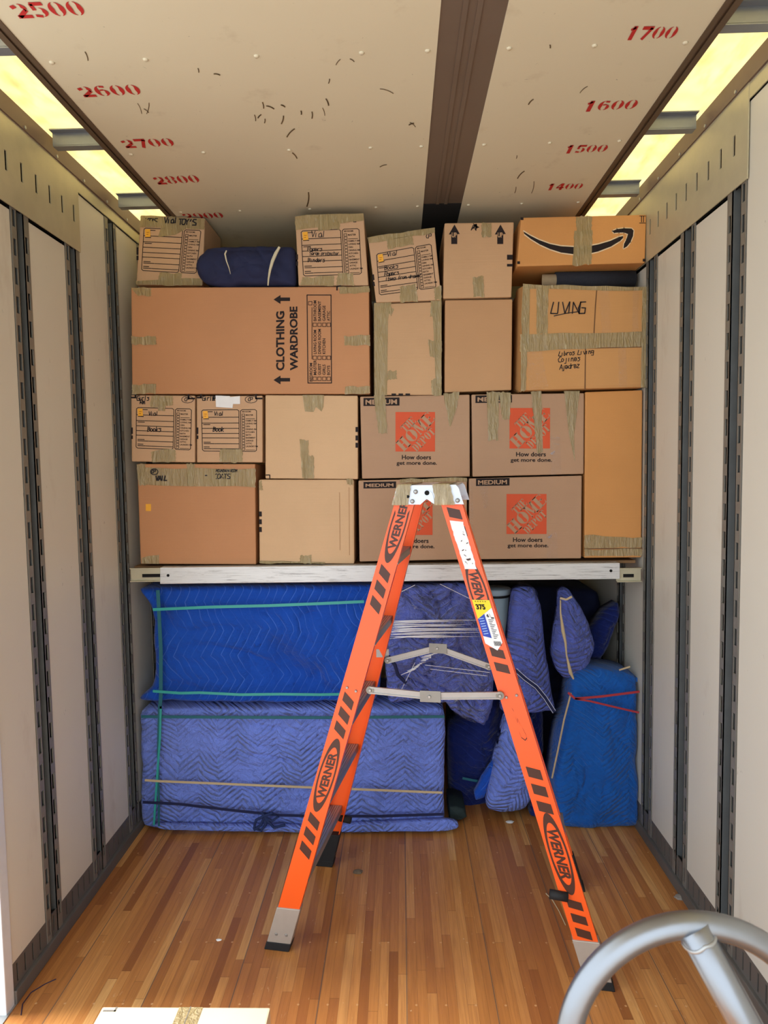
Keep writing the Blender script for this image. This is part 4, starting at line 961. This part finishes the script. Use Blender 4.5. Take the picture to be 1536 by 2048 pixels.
bundle('blanket_bundle', [(1060, 1600), (1110, 1590), (1120, 1640), (1100, 1640), (1060, 1632)], 3.42, .1, M['q_navy'], 'navy blanket corner on the floor just behind the right ladder leg', 'bundle', r=.03, bulge=.01, amp=.01, seed=17, rings=12)
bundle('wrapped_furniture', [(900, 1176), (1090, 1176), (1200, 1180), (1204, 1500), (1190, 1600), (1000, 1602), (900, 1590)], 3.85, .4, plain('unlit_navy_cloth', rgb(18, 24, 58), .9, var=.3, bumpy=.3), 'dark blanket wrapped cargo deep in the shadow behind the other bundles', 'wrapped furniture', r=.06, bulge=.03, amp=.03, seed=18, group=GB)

# ================================================================== STEP LADDER
F1 = Vector((-.493, 2.46, 0)); U = Vector((.987, -.16, 0)).normalized(); WV = Vector((.16, .987, 0)).normalized()
LT = 1.74
def lw(w0, w1, z): return w0+(w1-w0)*z/LT
def LP(s, w, z): return F1+U*s+WV*w+Vector((0, 0, z))
lad = empty('step_ladder', LP(.58, .3, 0)); tag(lad, 'orange fibreglass step ladder with taped top, standing open on the floor', 'ladder')
ZT = 1.715
# s of the outer-left edge and inner-right edge of each leg as linear functions of z
def front(z, e): return (-.05+(.455+.05)*z/1.711) if e == 0 else (.037+(.530-.037)*z/1.711)
def rear(z, e): return (1.142+(.624-1.142)*z/1.711) if e == 0 else (1.228+(.702-1.228)*z/1.711)
def shift(edge, near):
    if near: return edge
    return (lambda z, e: edge(z, e)+.022*(1-z/1.71)) if edge is front else (lambda z, e: edge(z, e)-.042+.022*z/1.71)
def rail(edge, near, z0, z1, fw=.03, th=.004):
    w0, w1 = (0, .14) if near else (.59, .45); sg = 1 if near else -1; edge = shift(edge, near)
    rings = []
    for z in (z0, z1):
        w = lw(w0, w1, z); a, b_ = edge(z, 0), edge(z, 1)
        rings.append([LP(a, w, z), LP(b_, w, z), LP(b_, w+sg*fw, z), LP(b_-th, w+sg*fw, z), LP(b_-th, w+sg*th, z), LP(a+th, w+sg*th, z), LP(a+th, w+sg*fw, z), LP(a, w+sg*fw, z)])
    return MB().hexa(*rings)
R_ = {}
for nm, edge in (('front', front), ('rear', rear)):
    for near in (True, False):
        R_[nm, near] = rail(edge, near, .02, ZT).build('rail', M['orange'], lad)
        if not near and nm == 'rear': continue
def surf(edge, near=True, e=.0012):
    """(across 0..1, z) -> point on the outer face of a rail"""
    w0, w1 = (0, .14) if near else (.59, .45); sg = -1 if near else 1
    return lambda c, z: LP(edge(z, 0)*(1-c)+edge(z, 1)*c, lw(w0, w1, z)+sg*e, z)
# boots / feet
for nm, edge in (('front', front), ('rear', rear)):
    for near in (True, False):
        w0, w1 = (0, .14) if near else (.59, .45); sg = 1 if near else -1; edge_ = edge; edge = shift(edge, near)
        rg = []
        for z in (.028, .163):
            w = lw(w0, w1, z)-sg*.004; a, b_ = edge(z, 0)-.004, edge(z, 1)+.004
            rg.append([LP(a, w, z), LP(b_, w, z), LP(b_, w+sg*.042, z), LP(a, w+sg*.042, z)])
        ft = MB().hexa(*rg).build('foot_boot', M['alu_dull'] if near else M['rubber'], lad, bevel=.003)
        ft['label'] = 'dull metal boot' if near else 'black boot'
        rg = []
        for z in (0, .03):
            w = lw(w0, w1, z)-sg*.006; a, b_ = edge(z, 0)-.006, edge(z, 1)+.006
            rg.append([LP(a, w, z), LP(b_, w, z), LP(b_, w+sg*.046, z), LP(a, w+sg*.046, z)])
        MB().hexa(*rg).build('rubber_pad', M['rubber'], ft, bevel=.003)
        if near:
            mb = MB(); P = surf(edge, near, .0045)
            for c in (.28, .74): p = P(c, .062); mb.tube([p, p-WV*.003], [.006, .004], 10)
            mb.build('boot_rivet', M['alu'], ft)
        edge = edge_
# rail graphics
def gfx(edge, items, parent, flip):
    mb = MB(); P = surf(edge)
    for it in items:
        if it[0] == 's':      # slanted bars between z0..z1
            _, z0, z1, n = it; h = (z1-z0)/n
            for k in range(n):
                a = z0+k*h+h*.14; b_ = a+h*.60; k2 = .019 if not flip else .005
                mb.face([P(.22, a+k2), P(.80, a-k2), P(.80, b_-k2), P(.22, b_+k2)])
        if it[0] == 'e':      # crescent ellipse ring and the name inside it
            _, z0, z1 = it; cz, hz = (z0+z1)/2, (z1-z0)/2; n = 48; sgn = -1 if flip else 1
            top = min(1e9, ZT-.02)
            for k in range(n):
                t0, t1 = 2*PI*k/n, 2*PI*(k+1)/n
                def o(t): return (.5+.40*math.sin(t), cz+hz*math.cos(t))
                def i_(t): return (.5+.325*math.sin(t), cz+hz*.76*math.cos(t))
                q = [o(t0), o(t1), i_(t1), i_(t0)]
                if max(a[1] for a in q) < top: mb.face([P(*a) for a in q])
            z0t, z1t = cz-hz*.62, cz+hz*.60
            if flip: q = [(.72, z1t), (.72, z0t), (.28, z0t), (.28, z1t)]
            else: q = [(.30, z0t), (.30, z1t), (.72, z1t), (.72, z0t)]
            vs, fs = glyphs('WERNER', .04, .15); f = quadmap(q); i0 = len(mb.v)
            pp = [f(*v) for v in vs]; mb.v += [P(*p) for p in pp]
            mb.f += [tuple(i0+a for a in t) for t in fs]
    mb.build('printed_decal', M['decal'], parent)
gfx(front, [('s', 1.30, 1.475, 3), ('e', 1.482, 1.768), ('s', .828, .992, 3), ('e', .537, .818), ('s', .365, .532, 3)], R_['front', True], False)
gfx(rear, [('s', 1.58, 1.70, 2), ('e', 1.26, 1.50), ('s', 1.085, 1.19, 2), ('s', .592, .77, 3), ('e', .318, .60), ('s', .165, .312, 3)], R_['rear', True], True)
# rivets on rails
mb = MB()
for edge, zs in ((front, [(.28, 1.012), (.75, 1.000)]), (rear, [(.3, 1.003), (.78, 1.012)])):
    P = surf(edge)
    for c, z in zs: p = P(c, z); mb.tube([p, p-WV*.004], [.006, .004], 10)
mb.build('rail_rivet', M['alu'], lad)
# weathered white patch, product label, pen marks on the rear rail
P = surf(rear, True, .002); mb = MB(); rn = random.Random(2); L1 = []; L2 = []
for k in range(19):
    t = k/18; z = 1.635-t*.175; L1.append((.14+.04*rn.random()+.03*t, z+.006*rn.random())); L2.append((.80-.05*rn.random()-.02*t, z+.006*rn.random()))
for k in range(18): mb.face([P(*L1[k]), P(*L2[k]), P(*L2[k+1]), P(*L1[k+1])])
mb.build('worn_sticker', M['white'], R_['rear', True])
mb = MB(); P2 = surf(rear, True, .0032); rn = random.Random(4)
for k in range(12):
    c, z = rn.uniform(.3, .66), rn.uniform(1.47, 1.62); stroke(mb, [(c, z), (c+rn.uniform(-.1, .12), z+rn.uniform(-.006, .006))], .003, lambda a, b_: P2(a, b_))
mb.face([P2(.38, 1.50), P2(.62, 1.503), P2(.6, 1.497), P2(.45, 1.494)]); mb.build('wear_mark', M['decal'], R_['rear', True])
z1, zm, z0 = 1.352, 1.255, 1.175
lab = MB().face([P2(.10, z1), P2(.88, z1), P2(.88, 1.20), P2(.55, z0-.004), P2(.10, 1.195)]).build('product_label', M['white'], R_['rear', True])
P3 = surf(rear, True, .0042)
MB().face([P3(.10, z1), P3(.88, z1), P3(.88, 1.325), P3(.10, 1.283)]).build('label_yellow', M['yellow'], lab)
MB().face([P3(.10, 1.283), P3(.46, 1.302), P3(.46, 1.215), P3(.10, 1.222)]).build('label_blue', M['blue_l'], lab)
P4 = surf(rear, True, .005); mb = MB()
put_text(mb, '375', [(.18, 1.337), (.6, 1.337), (.6, 1.317), (.18, 1.317)], P4, .05)
for k in range(5): put_text(mb, '*', [(.2+k*.11, 1.349), (.27+k*.11, 1.349), (.27+k*.11, 1.341), (.2+k*.11, 1.341)], P4, .05)
put_text(mb, '6', [(.54, 1.302), (.64, 1.302), (.64, 1.29), (.54, 1.29)], P4, .03); stroke(mb, [(.68, 1.303), (.72, 1.288), (.84, 1.288)], .004, P4)
for k in range(12): z = 1.282-k*.006; mb.face([P4(.56, z), P4(.80-(k % 3)*.06, z), P4(.80-(k % 3)*.06, z-.0018), P4(.56, z-.0018)])
for k in range(8): c = .5+k*.04; mb.face([P4(c, 1.204), P4(c+.02, 1.204), P4(c+.02, 1.188), P4(c, 1.188)])
mb.build('label_print', M['ink'], lab)
mb = MB()
for k in range(7): z = 1.285-k*.009; mb.face([P4(.16, z), P4(.38, z+.003), P4(.38, z), P4(.16, z-.003)])
mb.build('label_lines', plain('pale_label_print', rgb(150, 180, 230)), lab)
mb = MB(); Pp = surf(rear, True, .0018)
stroke(mb, [(.40, .965), (.44, .955)], .003, Pp); stroke(mb, [(.42, .935), (.46, .915), (.5, .93), (.54, .91)], .003, Pp); stroke(mb, [(.40, .882), (.42, .862), (.55, .853), (.66, .862)], .0035, Pp); stroke(mb, [(.60, .895), (.66, .872), (.64, .853)], .0035, Pp)
mb.build('pen_mark', M['decal'], R_['rear', True])
# steps
for k, z in enumerate((.295, .600, .900, 1.200, 1.505)):
    w0, w1 = lw(0, .14, z)+.006, lw(.59, .45, z)-.006; a = front(z, 0)+.008; b_ = front(z, 1)-.006
    mb = MB(); n = 7
    for i in range(n):
        s0 = a+(b_-a)*i/n; s1 = a+(b_-a)*(i+.72)/n
        mb.hexa([LP(s0, w0, z-.004), LP(s1, w0, z-.004), LP(s1, w1, z-.004), LP(s0, w1, z-.004)], [LP(s0, w0, z), LP(s1, w0, z), LP(s1, w1, z), LP(s0, w1, z)])
    mb.hexa([LP(a, w0, z-.006), LP(b_, w0, z-.006), LP(b_, w1, z-.006), LP(a, w1, z-.006)], [LP(a, w0, z-.003), LP(b_, w0, z-.003), LP(b_, w1, z-.003), LP(a, w1, z-.003)])
    mb.hexa([LP(b_-.004, w0, z-.03), LP(b_, w0, z-.03), LP(b_, w1, z-.03), LP(b_-.004, w1, z-.03)], [LP(b_-.004, w0, z), LP(b_, w0, z), LP(b_, w1, z), LP(b_-.004, w1, z)])
    mb.hexa([LP(a, w0, z-.03), LP(a+.004, w0, z-.03), LP(a+.004, w1, z-.03), LP(a, w1, z-.03)], [LP(a, w0, z), LP(a+.004, w0, z), LP(a+.004, w1, z), LP(a, w1, z)])
    mb.build('step', M['alu'], lad)
# rear horizontals
for z in (.33, .93, 1.45):
    c = .5; s = rear(z, 0)*.5+rear(z, 1)*.5; w0, w1 = lw(0, .14, z)+.004, lw(.59, .45, z)-.004
    MB().hexa([LP(s-.012, w0, z-.012), LP(s+.012, w0, z-.012), LP(s+.012, w1, z-.012), LP(s-.012, w1, z-.012)], [LP(s-.012, w0, z+.012), LP(s+.012, w0, z+.012), LP(s+.012, w1, z+.012), LP(s-.012, w1, z+.012)]).build('rear_brace', M['alu'], lad)
# rubber bumper stubs
mb = MB().tube([LP(1.075, .02, .312), LP(1.012, .02, .318)], .0165, 16); mb.build('rubber_bumper', M['rubber'], lad, smooth=True)
mb = MB().tube([LP(.10, .57, .232), LP(.155, .565, .226)], .0165, 16); mb.build('rubber_bumper', M['rubber'], lad, smooth=True)
# spreaders
def spreader(w, pts, nm_lab):
    a, m, b_ = [LP(s, w, z) for s, z in pts]
    o = -WV
    mb = MB()
    for p, q in ((a, m), (m, b_)):
        mb.ribbon([p, q], .026, .006, o); dd = (q-p).normalized().cross(o).normalized()
        for k in (-1, 1): mb.ribbon([p+o*.006+dd*.0105*k, q+o*.006+dd*.0105*k], .005, .003, o)
    sp = mb.build1('spreader', M['alu'], lad); sp['label'] = nm_lab
    d = (b_-a).normalized(); up = Vector((0, 0, 1))
    mb = MB(); d1 = (b_-m).normalized(); mb.ribbon([m-d*.035, m+d*.042], .042, .004, o*1.0)
    for v in mb.v: v += o*.009
    hp = mb.build('hinge_plate', M['galv2'], sp, bevel=.001)
    mb = MB()
    for p in (m+o*.013, a+o*.009, b_+o*.009): mb.tube([p, p+o*.004], [.007, .005], 12)
    mb.build('pivot_rivet', M['alu'], sp)
    mb = MB()
    for p in (a, b_): mb.tube([p+o*.001, p+o*.0085], .015, 14)
    mb.build('pivot_plate', M['post'], sp)
spreader(.075, [(.362, 1.010), (.585, .998), (.84, 1.012)], 'nearer spreader, nearly straight')
spreader(.50, [(.352, 1.000), (.569, 1.062), (.787, .99)], 'farther spreader, folded upward')
mb = MB(); P = LP(.318, .515, 1.028); mb.box((P.x-.02, P.y-.012, P.z-.018), (P.x+.035, P.y, P.z+.018)); mb.build('spreader_bracket', M['alu'], lad)
# top cap
zc0, zc1 = 1.700, 1.772
w0, w1 = lw(0, .14, 1.7)-.012, lw(.59, .45, 1.7)+.012
def CP(u, v, e=.002):  # near face of the cap, u 0..1, v 0..1
    s = (.445+(.466-.445)*v)*(1-u)+(.712+(.690-.712)*v)*u; return LP(s, w0-e, zc0+(zc1-zc0)*v)
capw = plain('cap_metal', rgb(206, 212, 220), .35, .3)
prof = [(0, 0), (.40, 0), (.49, .29), (.59, .03), (1, 0), (1, .85), (.97, 1), (.04, 1), (0, .85)]
def CF(u, v, w): p = CP(u, v, 0); return p+WV*(w-w0)
mb = MB(); mb.hexa([CF(u, v, w0) for u, v in prof], [CF(u, v, w0+.004) for u, v in prof]); mb.hexa([CF(u, v, w1-.004) for u, v in prof], [CF(u, v, w1) for u, v in prof])
mb.hexa([CF(.04, .95, w0+.003), CF(.97, .95, w0+.003), CF(.97, .95, w1-.003), CF(.04, .95, w1-.003)], [CF(.04, .995, w0+.003), CF(.97, .995, w0+.003), CF(.97, .995, w1-.003), CF(.04, .995, w1-.003)])
cap = mb.build1('top_cap', capw, lad)
mb = MB(); pl = [(.44, .60), (.47, .74), (.52, .74), (.58, .58), (.60, .2), (.585, .2), (.50, .42), (.46, .46)]
mb.hexa([CP(u, v, .0005) for u, v in pl], [CP(u, v, .0035) for u, v in pl]); mb.build('pivot_tab', capw, cap)
mb = MB()
for u, v in ((.32, .66), (.285, .17), (.93, .2)): p = CP(u, v, .001); mb.tube([p, p-WV*.004, p-WV*.006], [.0085, .0075, .004], 14)
mb.build('cap_rivet', M['alu'], cap, smooth=True)
mb = MB()
for u, v, r_ in ((.497, .60, .0095), (.212, .42, .006)): p = CP(u, v, .002); mb.tube([p, p-WV*.004], [r_, r_*.9], 14)  # pivot bolt, then a smaller black disc painting the dark of a hole
mb.build('bolt_and_hole', M['black'], cap)
def ctape(us, name='packing_tape'):
    mb = MB(); rn = random.Random(int(us[0]*100))
    for (ua, ub) in [us]:
        i0 = len(mb.v); nu, nv = 10, 8
        for j in range(nv+1):
            for i in range(nu+1):
                u = ua+(ub-ua)*i/nu; v = -.03+1.08*j/nv
                if i in (0, nu): u += rn.uniform(-.012, .012)
                p = CP(u, v, .004); p -= WV*(abs(noise.noise(Vector((u*14, v*3, us[0]*5))))*.008); mb.v.append(p)
        for j in range(nv):
            for i in range(nu): k = i0+j*(nu+1)+i; mb.f.append((k, k+1, k+nu+2, k+nu+1))
        # over the top of the cap
        mb.hexa([LP(.466+(.69-.466)*ua, w0-.004, zc1+.001), LP(.466+(.69-.466)*ub, w0-.004, zc1+.001), LP(.466+(.69-.466)*ub, w1, zc1+.001), LP(.466+(.69-.466)*ua, w1, zc1+.001)],
                [LP(.466+(.69-.466)*ua, w0-.004, zc1+.003), LP(.466+(.69-.466)*ub, w0-.004, zc1+.003), LP(.466+(.69-.466)*ub, w1, zc1+.003), LP(.466+(.69-.466)*ua, w1, zc1+.003)])
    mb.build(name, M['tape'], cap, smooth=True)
ctape((.0, .235)); ctape((.60, .875))

# ================================================================== HAND TRUCK (near, right)
DT = .86
def CPX(px, py, dist): return CO + (RX*((px-768)/F)+DN*((py-1024)/F)+FW)*dist
ht = empty('hand_truck', Vector((CPX(1388, 2100, DT).x+.25, CPX(1388, 2100, DT).y-.1, 0))); tag(ht, 'tubular steel hand truck with round loop handle, in the near right corner', 'hand truck')
cc = CPX(1388, 2101, DT); rl = 252/F*DT
mb = MB(); n = 72; pts = [cc+RX*(math.cos(t)*rl)-DN*(math.sin(t)*rl) for t in [2*PI*k/n for k in range(n)]]; pts.append(pts[0]); pts.append(pts[1])
mb.tube(pts, .0162, 24, cap=False); mb.build('loop_handle', M['steel'], ht, smooth=True)
top = CPX(1384, 1853, DT-.004); low = CPX(1510, 2085, DT-.01); dr = (low-top)
foot = low+dr*1.2
mb = MB().tube([top, low, foot, Vector((foot.x+.1, foot.y-.02, .25))], .0205, 24); mb.build('centre_tube', M['steel'], ht, smooth=True)
mb = MB(); rn = random.Random(8); ax = dr.normalized(); e1 = ax.cross(FW).normalized(); e2 = ax.cross(e1)
mb.tube([top+ax*(.0145+.004*abs(math.sin(t*2)))+e1*(.0205*math.cos(t))+e2*(.0205*math.sin(t)) for t in [k*PI/16 for k in range(33)]], [.0022+.0008*rn.random() for k in range(33)], 8)
mb.build('weld_bead', M['alu'], ht, smooth=True)
hb = Vector((foot.x+.1, foot.y-.02, 0))
mb = MB().box((hb.x-.2, hb.y-.02, .012), (hb.x+.2, hb.y+.24, .02)); mb.box((hb.x-.2, hb.y-.02, .012), (hb.x+.2, hb.y-.01, .3)); mb.build('toe_plate', M['alu'], ht, bevel=.002)
for s in (-.2, .2):
    w_ = empty('wheel', (hb.x+s, hb.y-.11, .11)) if False else None
    MB().tube([(hb.x+s-.03, hb.y-.13, .11), (hb.x+s+.03, hb.y-.13, .11)], .11, 28).build('wheel', M['rubber'], ht, smooth=False, bevel=.0)
MB().tube([(hb.x-.22, hb.y-.13, .11), (hb.x+.22, hb.y-.13, .11)], .01, 12).build('axle', M['steel'], ht)

# ================================================================== FOREGROUND BOX AND DEBRIS
fz = .28
fb = empty('cardboard_box', (0, 0, 0)); q = [hit(205, 1985+29, 2, fz), hit(541, 1985+29, 2, fz)]
xl, xr, yb_ = q[0].x, q[1].x, (q[0].y+q[1].y)/2
fb.location = ((xl+xr)/2, yb_-.22, 0); tag(fb, 'closed box with taped top seam on the floor at the bottom left edge', 'box')
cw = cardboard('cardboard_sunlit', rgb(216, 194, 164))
MB().box((xl, yb_-.44, 0), (xr, yb_, fz)).build('carton', cw, fb, bevel=.005)
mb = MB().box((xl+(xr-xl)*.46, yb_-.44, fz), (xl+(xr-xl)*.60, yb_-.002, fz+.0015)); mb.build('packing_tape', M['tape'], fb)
mb = MB().box((xl+(xr-xl)*.525, yb_-.44, fz+.0016), (xl+(xr-xl)*.53, yb_, fz+.002)); mb.box((xl+.008, yb_-.018, fz), (xl+.045, yb_-.013, fz+.001)); mb.box((xl+.04, yb_-.018, fz), (xl+.045, yb_-.002, fz+.001)); mb.build('printed_mark', plain('grey_print', rgb(110, 104, 98)), fb)
def lump(name, px, py, sx, sy, sz, mat, label, cat, seed):
    p = hit(px, py, 2, 0); bm_ = MB(); n, m = 14, 7; rn = random.Random(seed)
    for j in range(m+1):
        for i in range(n):
            t = 2*PI*i/n; ph = PI/2*j/m; k = 1+.45*noise.noise(Vector((math.cos(t)*1.5, math.sin(t)*1.5, j*.5+seed)))
            bm_.v.append(Vector((p.x+sx*math.cos(t)*math.cos(ph)*k, p.y+sy*math.sin(t)*math.cos(ph)*k, max(0, sz*math.sin(ph)*(1+.5*noise.noise(Vector((i, j, seed))))))))
    for j in range(m):
        for i in range(n): bm_.f.append((j*n+i, j*n+(i+1) % n, (j+1)*n+(i+1) % n, (j+1)*n+i))
    bm_.f.append(tuple(m*n+i for i in range(n))); bm_.f.append(tuple(range(n))[::-1])
    return tag(bm_.build(name, mat), label, cat)
lump('leaf_scrap', 716, 1745, .022, .014, .014, plain('dry_leaf', rgb(122, 104, 84), .8, var=.5, scale=80), 'curled dry scrap on the floor between the ladder legs', 'debris', 1)
lump('paper_scrap', 1020, 1644, .02, .014, .006, M['white'], 'small white torn paper scrap on the floor near the blankets', 'debris', 2)
lump('plastic_scrap', 1362, 1795, .03, .018, .012, plain('grey_scrap', rgb(136, 128, 120), .6), 'crumpled grey scrap beside the right wall above the loop handle', 'debris', 3)
lump('plastic_scrap', 1371, 1806, .007, .006, .007, plain('pink_scrap', rgb(210, 170, 180), .6), 'tiny pinkish scrap beside the right wall', 'debris', 4)
lump('wood_chip', 438, 1880, .012, .006, .004, M['white'], 'small pale chip on the floor left of the ladder', 'debris', 6)
mb = MB(); mb.tube([hit(x, y, 2, .003) for x, y in ((1092, 1787), (1105, 1800), (1118, 1822), (1131, 1850))], .0022, 6); tag(mb.build('straw', M['tan']), 'thin pale straw lying on the floor beside the right ladder leg', 'debris')
mb = MB(); mb.tube([hit(x, y, 2, .002) for x, y in ((42, 2030), (45, 2008), (62, 1985), (90, 1968), (112, 1958))], .0015, 6); tag(mb.build('hair_strand', M['hem']), 'thin dark curved strand on the floor in the bottom left corner', 'debris')
